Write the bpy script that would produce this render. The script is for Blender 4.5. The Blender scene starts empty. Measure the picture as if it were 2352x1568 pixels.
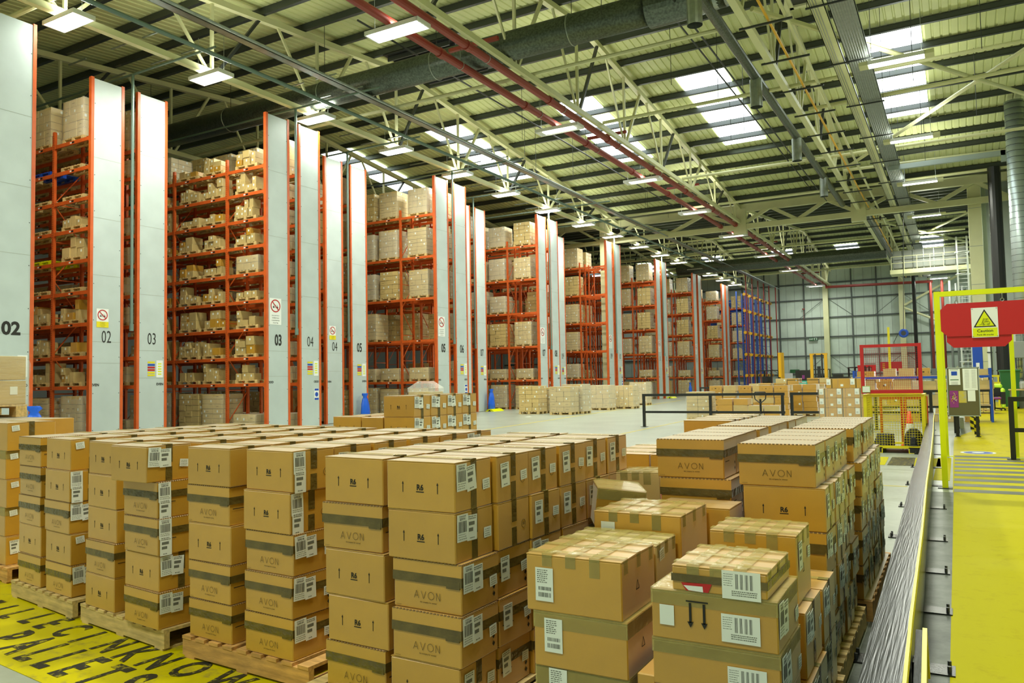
import bpy, bmesh, math, random
from mathutils import Vector, Matrix
random.seed(7)
SC = bpy.context.scene
COL = SC.collection
PI = math.pi
# ---------------------------------------------------------------- camera, world, exposure
H0 = 1.75
FPX, YAW, PITCH, ROLL = 1790.0, 0.518, 0.051, -0.0190
cy, sy, cp, sp = math.cos(YAW), math.sin(YAW), math.cos(PITCH), math.sin(PITCH)
fwd = Vector((-sy*cp, cy*cp, sp)); right = Vector((cy, sy, 0)); up = right.cross(fwd)
cr, sr = math.cos(ROLL), math.sin(ROLL)
cr_, cu_ = cr*right + sr*up, -sr*right + cr*up
cam = bpy.data.cameras.new('camera'); camo = bpy.data.objects.new('camera', cam); COL.objects.link(camo)
M = Matrix((( cr_.x, cu_.x, -fwd.x, 0), (cr_.y, cu_.y, -fwd.y, 0), (cr_.z, cu_.z, -fwd.z, H0), (0, 0, 0, 1)))
camo.matrix_world = M
cam.sensor_width = 36.0; cam.lens = FPX*36.0/2352.0; cam.clip_end = 400
SC.camera = camo
vs = SC.view_settings
vs.view_transform = 'Standard'; vs.look = 'None'; vs.gamma = 1.0; vs.exposure = 0.12; vs.use_curve_mapping = False
w = bpy.data.worlds.new('World'); SC.world = w; w.use_nodes = True
w.node_tree.nodes['Background'].inputs[0].default_value = (0.85, 0.95, 1.0, 1)
w.node_tree.nodes['Background'].inputs[1].default_value = 0.35
LAMP_COL = (0.97, 1.0, 0.86)
LAMP_W = 430.0
SKY_E = 5.0
SC.cycles.adaptive_threshold = 0.02; SC.cycles.max_bounces = 6; SC.cycles.diffuse_bounces = 4; SC.cycles.glossy_bounces = 3
SC.cycles.transparent_max_bounces = 12; SC.cycles.caustics_reflective = False; SC.cycles.caustics_refractive = False
SC.cycles.sample_clamp_indirect = 6.0

# ---------------------------------------------------------------- materials
MAT = {}
def mat(name, col, rough=0.6, metal=0.0, noise=0.0, nscale=6.0, bump=0.0, bscale=60.0, emit=0.0, alpha=1.0, col2=None, spec=0.5, wave=None, stretch=None):
    m = bpy.data.materials.new(name); m.use_nodes = True
    nt = m.node_tree; b = nt.nodes['Principled BSDF']
    b.inputs['Base Color'].default_value = (*col, 1); b.inputs['Roughness'].default_value = rough
    b.inputs['Metallic'].default_value = metal; b.inputs['Specular IOR Level'].default_value = spec
    tc = nt.nodes.new('ShaderNodeTexCoord'); vec = tc.outputs['Object']
    if stretch:
        mp = nt.nodes.new('ShaderNodeMapping'); mp.inputs['Scale'].default_value = stretch
        nt.links.new(vec, mp.inputs[0]); vec = mp.outputs[0]
    if noise > 0:
        n = nt.nodes.new('ShaderNodeTexNoise'); n.inputs['Scale'].default_value = nscale; n.inputs['Detail'].default_value = 5
        nt.links.new(vec, n.inputs['Vector'])
        r = nt.nodes.new('ShaderNodeValToRGB')
        c2 = col2 or tuple(c*(1-noise) for c in col); c1 = col if col2 else tuple(min(1, c*(1+noise*0.5)) for c in col)
        r.color_ramp.elements[0].position = 0.35; r.color_ramp.elements[1].position = 0.65
        r.color_ramp.elements[0].color = (*c2, 1); r.color_ramp.elements[1].color = (*c1, 1)
        nt.links.new(n.outputs['Fac'], r.inputs[0]); nt.links.new(r.outputs[0], b.inputs['Base Color'])
    if bump > 0:
        n2 = nt.nodes.new('ShaderNodeTexNoise'); n2.inputs['Scale'].default_value = bscale; n2.inputs['Detail'].default_value = 3
        nt.links.new(vec, n2.inputs['Vector'])
        bp = nt.nodes.new('ShaderNodeBump'); bp.inputs['Strength'].default_value = bump; bp.inputs['Distance'].default_value = 0.02
        nt.links.new(n2.outputs['Fac'], bp.inputs['Height']); nt.links.new(bp.outputs[0], b.inputs['Normal'])
    if emit > 0:
        b.inputs['Emission Color'].default_value = (*col, 1); b.inputs['Emission Strength'].default_value = emit
    if alpha < 1:
        b.inputs['Alpha'].default_value = alpha
    MAT[name] = m
    return m
def objrand(m, amt):
    """small brightness change from object to object (each carton is a slightly different board)"""
    nt = m.node_tree; b = nt.nodes['Principled BSDF']
    inp = b.inputs['Base Color']
    oi = nt.nodes.new('ShaderNodeObjectInfo'); mr = nt.nodes.new('ShaderNodeMapRange')
    mr.inputs['To Min'].default_value = 1-amt; mr.inputs['To Max'].default_value = 1+amt
    nt.links.new(oi.outputs['Random'], mr.inputs['Value'])
    hs = nt.nodes.new('ShaderNodeHueSaturation'); nt.links.new(mr.outputs[0], hs.inputs['Value'])
    if inp.is_linked: nt.links.new(inp.links[0].from_socket, hs.inputs['Color'])
    else: hs.inputs['Color'].default_value = inp.default_value
    nt.links.new(hs.outputs[0], inp)
objrand(mat('card', (0.56, 0.29, 0.02), 0.36, noise=0.10, nscale=3, bump=0.03, bscale=120, spec=0.8), 0.07)
objrand(mat('card_pale', (0.60, 0.44, 0.17), 0.45, noise=0.08, nscale=4, spec=0.45), 0.08)  # same board as card; the lit look of the racked goods is coloured in
for _k in ('card', 'card_pale'):
    _p = MAT[_k].node_tree.nodes['Principled BSDF']; _p.inputs['Sheen Weight'].default_value = 1.0; _p.inputs['Sheen Roughness'].default_value = 0.28; _p.inputs['Sheen Tint'].default_value = (1, 1, 1, 1)
    _p.inputs['Coat Weight'].default_value = 0.6; _p.inputs['Coat IOR'].default_value = 1.65; _p.inputs['Coat Roughness'].default_value = 0.42
mat('card_edge', (0.25, 0.15, 0.06), 0.7)
mat('ink', (0.012, 0.011, 0.008), 0.6)
mat('ink_soft', (0.10, 0.065, 0.02), 0.6)
mat('tape', (0.125, 0.088, 0.02), 0.22, noise=0.25, nscale=9, bump=0.35, bscale=25, spec=0.6)
mat('tape_clear', (0.58, 0.50, 0.16), 0.16, noise=0.12, nscale=8, bump=0.3, bscale=20, alpha=0.42, spec=0.8)
mat('paper', (0.80, 0.84, 0.78), 0.5)
mat('paper_pink', (0.75, 0.22, 0.22), 0.6)
mat('paper_green', (0.35, 0.7, 0.25), 0.6)
mat('barcode', (0.16, 0.17, 0.14), 0.6)
objrand(mat('pallet_wood', (0.66, 0.48, 0.20), 0.7, noise=0.28, nscale=5, stretch=(1, 6, 6), bump=0.1, bscale=30), 0.10)
mat('pallet_wood_warm', (0.60, 0.33, 0.10), 0.7, noise=0.30, nscale=5, stretch=(1, 6, 6), bump=0.1, bscale=30)
mat('rack_orange', (0.62, 0.105, 0.015), 0.42, noise=0.12, nscale=3)
mat('slot', (0.05, 0.02, 0.01), 0.8)
mat('rack_blue', (0.015, 0.06, 0.32), 0.4)
mat('panel_white', (0.50, 0.57, 0.57), 0.45, noise=0.06, nscale=1.2)
mat('joint', (0.35, 0.38, 0.34), 0.6)
mat('cream', (0.68, 0.68, 0.40), 0.45, noise=0.06, nscale=1.0)
mat('roof_sheet', (0.60, 0.64, 0.31), 0.55, noise=0.10, nscale=0.5)
mat('purlin', (0.075, 0.085, 0.08), 0.38, metal=0.55)
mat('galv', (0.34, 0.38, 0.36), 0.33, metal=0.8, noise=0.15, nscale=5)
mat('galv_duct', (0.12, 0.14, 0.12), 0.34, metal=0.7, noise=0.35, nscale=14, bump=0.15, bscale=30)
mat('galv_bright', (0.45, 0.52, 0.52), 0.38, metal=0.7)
mat('dark_steel', (0.045, 0.05, 0.05), 0.45, metal=0.3)
mat('pipe_green', (0.16, 0.24, 0.21), 0.4, metal=0.3)
mat('pipe_red', (0.27, 0.035, 0.025), 0.4)
mat('red', (0.50, 0.012, 0.015), 0.4)
mat('yellow_paint', (0.78, 0.66, 0.01), 0.4, noise=0.08, nscale=4)
mat('lime_yellow', (0.72, 0.78, 0.0), 0.35)
mat('truck_yellow', (0.78, 0.42, 0.01), 0.35)
mat('black_paint', (0.013, 0.014, 0.013), 0.30, bump=0.15, bscale=80)
mat('black_rubber', (0.012, 0.013, 0.016), 0.5)
mat('white', (0.82, 0.84, 0.82), 0.4)
mat('diffuser', (1.0, 1.0, 0.92), 0.4, emit=14.0)
mat('diffuser_soft', (1.0, 1.0, 0.88), 0.4, emit=3.0)
mat('skylight', (0.90, 0.97, 1.0), 0.4, emit=SKY_E)
mat('cladding', (0.60, 0.70, 0.62), 0.5, noise=0.10, nscale=0.6)
mat('girt', (0.10, 0.115, 0.11), 0.5, metal=0.3)
mat('blue', (0.01, 0.07, 0.45), 0.35)
mat('blue_bag', (0.01, 0.12, 0.75), 0.25, bump=0.4, bscale=14)
mat('green', (0.02, 0.13, 0.04), 0.4)
mat('hivis', (0.62, 0.95, 0.05), 0.6)
mat('cone_red', (0.80, 0.06, 0.02), 0.4)
mat('board_felt', (0.12, 0.11, 0.045), 0.9)
mat('purple', (0.25, 0.03, 0.20), 0.5)
mat('film', (0.86, 0.88, 0.84), 0.16, bump=1.0, bscale=7, alpha=0.15, spec=0.9, stretch=(1, 1, 5))
mat('film_thick', (0.86, 0.88, 0.84), 0.2, bump=1.0, bscale=9, alpha=0.26, spec=0.9, stretch=(1, 1, 5))
mat('screen_green', (0.05, 0.5, 0.35), 0.4)
mat('tin_grey', (0.30, 0.32, 0.30), 0.5)

def floor_material():
    m = bpy.data.materials.new('concrete'); m.use_nodes = True; nt = m.node_tree; b = nt.nodes['Principled BSDF']
    tc = nt.nodes.new('ShaderNodeTexCoord')
    n = nt.nodes.new('ShaderNodeTexNoise'); n.inputs['Scale'].default_value = 0.6; n.inputs['Detail'].default_value = 8
    n2 = nt.nodes.new('ShaderNodeTexNoise'); n2.inputs['Scale'].default_value = 9; n2.inputs['Detail'].default_value = 6
    mx = nt.nodes.new('ShaderNodeMix'); mx.data_type = 'FLOAT'; mx.inputs[0].default_value = 0.4
    nt.links.new(tc.outputs['Object'], n.inputs['Vector']); nt.links.new(tc.outputs['Object'], n2.inputs['Vector'])
    nt.links.new(n.outputs['Fac'], mx.inputs[2]); nt.links.new(n2.outputs['Fac'], mx.inputs[3])
    r = nt.nodes.new('ShaderNodeValToRGB'); r.color_ramp.elements[0].position = 0.3; r.color_ramp.elements[1].position = 0.7
    r.color_ramp.elements[0].color = (0.24, 0.27, 0.22, 1); r.color_ramp.elements[1].color = (0.37, 0.41, 0.34, 1)
    nt.links.new(mx.outputs[0], r.inputs[0]); nt.links.new(r.outputs[0], b.inputs['Base Color'])
    b.inputs['Roughness'].default_value = 0.32; b.inputs['Specular IOR Level'].default_value = 0.5
    MAT['concrete'] = m
floor_material()
def worn_paint(name, col, under, lo=0.42, hi=0.5, scale=7, rough=0.38):
    m = bpy.data.materials.new(name); m.use_nodes = True; nt = m.node_tree; b = nt.nodes['Principled BSDF']
    tc = nt.nodes.new('ShaderNodeTexCoord')
    n = nt.nodes.new('ShaderNodeTexNoise'); n.inputs['Scale'].default_value = scale; n.inputs['Detail'].default_value = 9; n.inputs['Roughness'].default_value = 0.7
    nt.links.new(tc.outputs['Object'], n.inputs['Vector'])
    r = nt.nodes.new('ShaderNodeValToRGB'); r.color_ramp.elements[0].position = lo; r.color_ramp.elements[1].position = hi
    r.color_ramp.elements[0].color = (*under, 1); r.color_ramp.elements[1].color = (*col, 1)
    nt.links.new(n.outputs['Fac'], r.inputs[0]); nt.links.new(r.outputs[0], b.inputs['Base Color'])
    b.inputs['Roughness'].default_value = rough; b.inputs['Specular IOR Level'].default_value = 0.14 if name == 'rail_black' else 0.06
    MAT[name] = m
worn_paint('floor_yellow', (0.47, 0.42, 0.0), (0.40, 0.34, 0.0), 0.30, 0.46, 5, 0.6)
worn_paint('floor_yellow_worn', (0.54, 0.46, 0.002), (0.36, 0.30, 0.03), 0.36, 0.46, 5)
worn_paint('floor_black', (0.03, 0.03, 0.022), (0.35, 0.30, 0.02), 0.38, 0.47, 16)
worn_paint('floor_grey', (0.16, 0.165, 0.14), (0.30, 0.28, 0.06), 0.28, 0.36, 9)
worn_paint('floor_grey_plain', (0.17, 0.185, 0.16), (0.09, 0.10, 0.085), 0.35, 0.6, 3)
worn_paint('line_yellow', (0.55, 0.46, 0.08), (0.42, 0.40, 0.26), 0.38, 0.5, 6)
worn_paint('rail_black', (0.012, 0.016, 0.020), (0.02, 0.024, 0.03), 0.30, 0.34, 30, 0.24)
bb = MAT['rail_black'].node_tree
_n = bb.nodes.new('ShaderNodeTexNoise'); _n.inputs['Scale'].default_value = 60
_b = bb.nodes.new('ShaderNodeBump'); _b.inputs['Strength'].default_value = 0.30; _b.inputs['Distance'].default_value = 0.004
bb.links.new(_n.outputs['Fac'], _b.inputs['Height']); bb.links.new(_b.outputs[0], bb.nodes['Principled BSDF'].inputs['Normal'])

# ---------------------------------------------------------------- mesh helpers
class MB:
    def __init__(s): s.v = []; s.f = []; s.m = []; s.mats = []
    def mi(s, name):
        if name not in s.mats: s.mats.append(name)
        return s.mats.index(name)
    def add(s, vs, fs, m):
        o = len(s.v); s.v += [tuple(p) for p in vs]; k = s.mi(m)
        for f in fs: s.f.append(tuple(i+o for i in f)); s.m.append(k)
    def box(s, x0, x1, y0, y1, z0, z1, m, T=None):
        vs = [Vector((x, y, z)) for z in (z0, z1) for y in (y0, y1) for x in (x0, x1)]
        if T is not None: vs = [T @ p for p in vs]
        s.add(vs, [(0, 2, 3, 1), (4, 5, 7, 6), (0, 1, 5, 4), (2, 6, 7, 3), (0, 4, 6, 2), (1, 3, 7, 5)], m)
    def cbox(s, c, d, m, T=None):
        s.box(c[0]-d[0]/2, c[0]+d[0]/2, c[1]-d[1]/2, c[1]+d[1]/2, c[2]-d[2]/2, c[2]+d[2]/2, m, T)
    def bevbox(s, x0, x1, y0, y1, z0, z1, m, b=0.004, T=None):
        vs = []; ix = {}
        for a, X in enumerate((x0, x1)):
            for c, Y in enumerate((y0, y1)):
                for e, Z in enumerate((z0, z1)):
                    sx, sy_, sz = (1, -1)[a], (1, -1)[c], (1, -1)[e]
                    for k, p in enumerate(((X, Y+sy_*b, Z+sz*b), (X+sx*b, Y, Z+sz*b), (X+sx*b, Y+sy_*b, Z))):
                        ix[(a, c, e, k)] = len(vs); vs.append(Vector(p))
        F = []
        for a in (0, 1):
            q = [ix[(a, 0, 0, 0)], ix[(a, 1, 0, 0)], ix[(a, 1, 1, 0)], ix[(a, 0, 1, 0)]]; F.append(q if a else q[::-1])
            q = [ix[(0, a, 0, 1)], ix[(1, a, 0, 1)], ix[(1, a, 1, 1)], ix[(0, a, 1, 1)]]; F.append(q[::-1] if a else q)
            q = [ix[(0, 0, a, 2)], ix[(1, 0, a, 2)], ix[(1, 1, a, 2)], ix[(0, 1, a, 2)]]; F.append(q if a else q[::-1])
        for a in (0, 1):
            for c in (0, 1):
                F.append([ix[(a, c, 0, 0)], ix[(a, c, 0, 1)], ix[(a, c, 1, 1)], ix[(a, c, 1, 0)]])
                F.append([ix[(a, 0, c, 0)], ix[(a, 0, c, 2)], ix[(a, 1, c, 2)], ix[(a, 1, c, 0)]])
                F.append([ix[(0, a, c, 1)], ix[(0, a, c, 2)], ix[(1, a, c, 2)], ix[(1, a, c, 1)]])
                for e in (0, 1): F.append([ix[(a, c, e, 0)], ix[(a, c, e, 1)], ix[(a, c, e, 2)]])
        if T is not None: vs = [T @ p for p in vs]
        s.add(vs, F, m)
    def bar(s, p0, p1, w, d, m, upv=(0, 0, 1)):
        p0, p1 = Vector(p0), Vector(p1); a = (p1-p0).normalized(); u = Vector(upv)
        if abs(a.dot(u)) > 0.99: u = Vector((1, 0, 0))
        r = a.cross(u).normalized(); u = r.cross(a)
        vs = [p + r*sx*w/2 + u*sz*d/2 for p in (p0, p1) for sx, sz in ((-1, -1), (1, -1), (1, 1), (-1, 1))]
        s.add(vs, [(0, 1, 2, 3), (7, 6, 5, 4), (0, 4, 5, 1), (1, 5, 6, 2), (2, 6, 7, 3), (3, 7, 4, 0)], m)
    def tube(s, p0, p1, r, m, n=10, r2=None, caps=True):
        p0, p1 = Vector(p0), Vector(p1); a = (p1-p0).normalized(); u = Vector((0, 0, 1))
        if abs(a.dot(u)) > 0.99: u = Vector((1, 0, 0))
        e1 = a.cross(u).normalized(); e2 = a.cross(e1); r2 = r if r2 is None else r2
        vs = [p + (e1*math.cos(2*PI*i/n) + e2*math.sin(2*PI*i/n))*q for p, q in ((p0, r), (p1, r2)) for i in range(n)]
        fs = [(i, (i+1) % n, n+(i+1) % n, n+i) for i in range(n)]
        if caps: fs += [tuple(range(n))[::-1], tuple(range(n, 2*n))]
        s.add(vs, fs, m)
    def lathe(s, prof, m, c=(0, 0, 0), n=16):
        vs = []; fs = []
        for r, z in prof:
            for i in range(n): vs.append((c[0]+r*math.cos(2*PI*i/n), c[1]+r*math.sin(2*PI*i/n), c[2]+z))
        for k in range(len(prof)-1):
            for i in range(n): fs.append((k*n+i, k*n+(i+1) % n, (k+1)*n+(i+1) % n, (k+1)*n+i))
        s.add(vs, fs, m)
    def torus(s, c, R_, r, m, axis='z', n=20, k=8, arc=1.0):
        vs = []; fs = []; N = n if arc >= 1 else n+1
        for i in range(N):
            a = 2*PI*arc*i/n
            for j in range(k):
                b = 2*PI*j/k; q = R_+r*math.cos(b); x, y, z = q*math.cos(a), q*math.sin(a), r*math.sin(b)
                if axis == 'y': x, y, z = x, z, y
                if axis == 'x': x, y, z = z, x, y
                vs.append((c[0]+x, c[1]+y, c[2]+z))
        for i in range(n):
            for j in range(k):
                i2 = (i+1) % N
                fs.append((i*k+j, i2*k+j, i2*k+(j+1) % k, i*k+(j+1) % k))
        s.add(vs, fs, m)
    def prism(s, pts, t, m, T=None):
        """polygon in local xz (front face at y=0), thickness t along +y"""
        n = len(pts); vs = [Vector((x, 0, z)) for x, z in pts] + [Vector((x, t, z)) for x, z in pts]
        if T is not None: vs = [T @ p for p in vs]
        s.add(vs, [tuple(range(n)), tuple(range(n, 2*n))[::-1]] + [(i, n+i, n+(i+1) % n, (i+1) % n) for i in range(n)], m)
    def mesh(s, name, smooth=False):
        me = bpy.data.meshes.new(name); me.from_pydata(s.v, [], s.f)
        for q in s.mats: me.materials.append(MAT[q])
        me.polygons.foreach_set('material_index', s.m)
        if smooth: me.polygons.foreach_set('use_smooth', [True]*len(me.polygons))
        me.update(); return me
    def build(s, name, parent=None, loc=(0, 0, 0), rot=0.0, smooth=False):
        return link(name, s.mesh(name, smooth), parent, loc, rot)
def link(name, data, parent=None, loc=(0, 0, 0), rot=0.0):
    o = bpy.data.objects.new(name, data); COL.objects.link(o)
    o.location = loc
    if isinstance(rot, (int, float)): o.rotation_euler = (0, 0, rot)
    else: o.rotation_euler = rot
    if parent: o.parent = parent
    return o
LABELS = {}
def tag(o, label, cat, group=None):
    o['label'] = label; o['category'] = cat
    if group: o['group'] = group
    LABELS.setdefault(label, []).append(o)
    nw = len(label.split())
    if nw < 4 or nw > 16: print('LABELLEN', nw, label)
    return o
def empty(name, label, cat, loc=(0, 0, 0), rot=0.0, group=None):
    o = link(name, None, None, loc, rot); o.empty_display_size = 0.1
    return tag(o, label, cat, group)
def struct(name, mb):
    o = mb.build(name); o['kind'] = 'structure'; return o
def part_label(o, t): o['label'] = t; return o
CACHE = {}
def cached(key, fn):
    if key not in CACHE: CACHE[key] = fn()
    return CACHE[key]

# text -> flat polygons (x right, z up, facing -y)
TXT = {}
def text_geo(st, bold=0.0):
    k = (st, bold)
    if k not in TXT:
        cu = bpy.data.curves.new('t', 'FONT'); cu.body = st; cu.size = 1.0; cu.offset = bold; cu.resolution_u = 3; cu.align_x = 'CENTER'
        ob = bpy.data.objects.new('t', cu); COL.objects.link(ob)
        me = bpy.data.meshes.new_from_object(ob.evaluated_get(bpy.context.evaluated_depsgraph_get()))
        TXT[k] = ([(v.co.x, v.co.y) for v in me.vertices], [tuple(p.vertices) for p in me.polygons])
        bpy.data.objects.remove(ob); bpy.data.curves.remove(cu); bpy.data.meshes.remove(me)
    return TXT[k]
def put_text(mb, st, T, height, m, bold=0.0, sx=1.0):
    """text centred on T's origin, baseline at z=0, cap height = height"""
    vs, fs = text_geo(st, bold); k = height/0.73
    mb.add([T @ Vector((x*k*sx, 0, y*k)) for x, y in vs], fs, m)
def FT(x, y, z): return Matrix.Translation((x, y, z))                                   # facing -y
def SX(x, y, z, a=0.0): return Matrix.Translation((x, y, z)) @ Matrix.Rotation(PI/2, 4, 'Z') @ Matrix.Rotation(a, 4, 'Y')  # facing +x

# ================================================================ SETTING
def build_setting():
    f = MB(); f.box(-60, 9, -12, 104, -0.2, 0.0, 'concrete'); struct('floor', f)
    # slab joints and aisle lines
    # roof: two pitched bays; corrugated sheet
    def zr(y): return 16.9-0.1*abs(y-29) if y < 56 else 16.9-0.1*abs(y-83)
    ys = [-12, 2, 29, 56, 83, 104]
    def zroof(y): return {-12: 15.6, 2: 14.2}.get(y, zr(y))
    prof = []
    x = -60.0
    while x < 9:
        prof += [(x, 0), (x+0.22, 0), (x+0.25, 0.04), (x+0.30, 0.04)]; x += 0.33
    c = MB(); n = len(prof); vs = []; fs = []
    for y in ys:
        for px, dz in prof: vs.append((px, y, zroof(y)+dz))
    for r in range(len(ys)-1):
        for i in range(n-1): fs.append((r*n+i, r*n+i+1, (r+1)*n+i+1, (r+1)*n+i))
    c.add(vs, fs, 'roof_sheet')
    # flashing over the valley gutter
    c.box(-60, 9, 55.0, 57.0, 14.05, 14.12, 'roof_sheet')
    struct('ceiling', c)
    # skylight strips
    k = 1
    for x0 in (-42, -34.0, -26.0, -17.9, -11.2, -3.05):
        x1 = x0+2.35
        for (y0, y1) in ((35.8, 45.2), (91.5, 98.5)):
            m = MB(); seg = 4
            for i in range(seg):
                for j in range(2):
                    a = y0+(y1-y0)*i/seg+0.03; b = y0+(y1-y0)*(i+1)/seg-0.03
                    xa = x0+(x1-x0)*j/2+0.015; xb = x0+(x1-x0)*(j+1)/2-0.015
                    m.add([(xa, a, zr(a)-0.05), (xa, b, zr(b)-0.05), (xb, b, zr(b)-0.05), (xb, a, zr(a)-0.05)], [(0, 1, 2, 3)], 'skylight')
            struct('window_%d' % k, m); k += 1
    # gutter over the girder
    g = MB(); g.box(-60, 6, 55.1, 55.6, 13.98, 14.18, 'dark_steel'); struct('trim_1', g)
    # far wall
    m = MB(); m.box(-60, 9, 103, 103.3, 0, 16, 'cladding')
    x = -59.5
    while x < 3:
        m.box(x, x+0.03, 102.985, 103.0, 0, 16, 'tin_grey'); x += 1.0
    struct('wall_back', m)
    m = MB(); m.box(1.75, 2.0, 57, 103, 0, 16, 'cladding'); m.box(2.0, 9, 57, 57.3, 0, 15, 'panel_white'); m.box(8.7, 9, -12, 57, 0, 16, 'panel_white')
    for y in (62, 68, 74, 80, 86, 92, 98): m.box(1.55, 1.75, y, y+0.35, 0, 14.5, 'cream')
    struct('wall_right', m)
    m = MB(); m.box(-60.3, -60, -12, 104, 0, 17, 'tin_grey'); struct('wall_left', m)
    m = MB(); m.box(-60, 9, -12.3, -12, 0, 17, 'cladding'); struct('wall_front', m)
    # girts of the far wall: a trim each
    m = MB()
    for z in (1.9, 4.2, 6.5, 8.9, 11.2, 13.2): m.box(-60, 1.7, 102.8, 102.985, z-0.08, z+0.08, 'girt')
    struct('trim_2', m)
    m = MB()
    for x in [-24, -21.2, -19.4, -16.4, -10.9, -8.1, -2.6]: m.box(x, x+0.12, 102.83, 102.985, 0, 15, 'girt')
    struct('trim_3', m)
    return zr
zr = build_setting()

def building_columns():
    for x in (-13.75, -5.35):
        c = MB(); c.box(x-0.30, x+0.30, 102.2, 102.26, 0, 14.6, 'cream'); c.box(x-0.30, x+0.30, 102.74, 102.8, 0, 14.6, 'cream'); c.box(x-0.04, x+0.04, 102.26, 102.74, 0, 14.6, 'cream')
        o = c.build('steel_column'); tag(o, 'cream steel column on the far wall, %s' % ('left one behind the fork trucks' if x < -10 else 'right one near the round blue hose reel'), 'column')
    c = MB()
    for y0, y1 in ((55.75, 55.82), (56.28, 56.35)): c.box(-23.75, -23.05, y0, y1, 0, 13.95, 'cream')
    c.box(-23.45, -23.35, 55.82, 56.28, 0, 13.95, 'cream')
    tag(c.build('steel_column'), 'tall cream steel column standing inside the empty orange rack frame', 'column')
    for i, (x, yy) in enumerate(((3.55, 55.9),)):
        c = MB(); c.box(x-0.35, x+0.35, yy-0.3, yy-0.22, 0, 13.95, 'cream'); c.box(x-0.35, x+0.35, yy+0.22, yy+0.3, 0, 13.95, 'cream'); c.box(x-0.05, x+0.05, yy-0.22, yy+0.22, 0, 13.95, 'cream')
        tag(c.build('steel_column'), 'cream steel column at the right end of the big girder', 'column')
    # casing panels beside it
    c = MB(); c.box(1.0, 1.72, 56.25, 56.95, 0, 13.6, 'cream')
    for z in (2.4, 4.8, 7.2, 9.6, 12): c.box(0.995, 1.725, 56.24, 56.25, z, z+0.03, 'joint')
    tag(c.build('column_casing'), 'cream boxed column casing with panel joints behind the red caution sign', 'column')
building_columns()

def wall_braces():
    specs = [(-24, 11.2, -22, 8.9), (-16.9, 8.9, -13.9, 11.2), (-13.5, 11.2, -10.6, 8.9), (-8.3, 8.9, -5.5, 11.2), (-5.2, 11.2, -2.3, 8.9),
             (-13.5, 4.2, -10.8, 1.9), (-8.2, 1.9, -5.4, 4.2), (-5.2, 4.2, -2.4, 1.9), (-22.5, 4.2, -19.5, 1.9), (-16.6, 1.9, -14, 4.2)]
    for x0, z0, x1, z1 in specs:
        m = MB(); m.tube((x0, 102.6, z0), (x1, 102.6, z1), 0.03, 'girt', 6)
        tag(m.build('wall_brace'), 'thin dark diagonal brace rod crossing the far grey wall', 'brace', 'thin brace rods on the far wall')
    for a, b, t in (((-5.1, 102.2, 9.8), (1.5, 102.2, 13.4), 'upper'), ((-5.1, 102.2, 9.5), (1.5, 102.2, 6.2), 'middle'), ((-0.6, 102.2, 1.9), (1.6, 102.2, 3.4), 'lowest')):
        m = MB(); m.tube(a, b, 0.13, 'cream', 8)
        tag(m.build('diagonal_brace'), '%s thick cream diagonal tube right of the right far wall column' % t, 'brace')
wall_braces()

# ---------------------------------------------------------------- roof steel
def roof_trusses():
    names = {-31.5: 'far left', -22.3: 'left', -13.0: 'middle', -5.25: 'right'}
    for x, nm in names.items():
        for bay, (y0, y1, yr) in enumerate(((2.0, 56.0, 29.0), (56.0, 102.0, 83.0))):
            t = empty('roof_truss', 'cream roof truss, %s line, %s the big cross girder' % (nm, 'in front of' if bay == 0 else 'beyond'), 'truss', (x, y0, 0))
            zb = 12.75
            m = MB(); m.bar((0, 0, zb), (0, y1-y0, zb), 0.14 if nm == 'middle' else 0.22, 0.20, 'cream'); m.build('bottom_chord', t)
            m = MB()
            zt = lambda y: (16.45-0.1*abs(y-yr))
            m.bar((0, 0, zt(y0)), (0, yr-y0, zt(yr)), 0.22, 0.22, 'cream'); m.bar((0, yr-y0, zt(yr)), (0, y1-y0, zt(y1)), 0.22, 0.22, 'cream'); m.build('top_chord', t)
            step = 5.2; y = y0+0.6; ks = []
            while y <= y1-0.4: ks.append(y); y += step
            for i, y in enumerate(ks):
                m = MB(); m.bar((0, y-y0, zb), (0, y-y0, zt(y)), 0.10, 0.10, 'cream'); m.build('web_member', t)
                for s in (-1, 1):
                    yy = y+s*step*0.42
                    if y0+0.2 < yy < y1-0.2:
                        m = MB(); m.bar((0, y-y0+s*0.15, zb), (0, yy-y0, zt(yy)), 0.12 if s > 0 else 0.07, 0.10, 'cream' if (s < 0 or i % 2 == 0) else 'dark_steel'); m.build('web_member', t)
roof_trusses()
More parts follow.
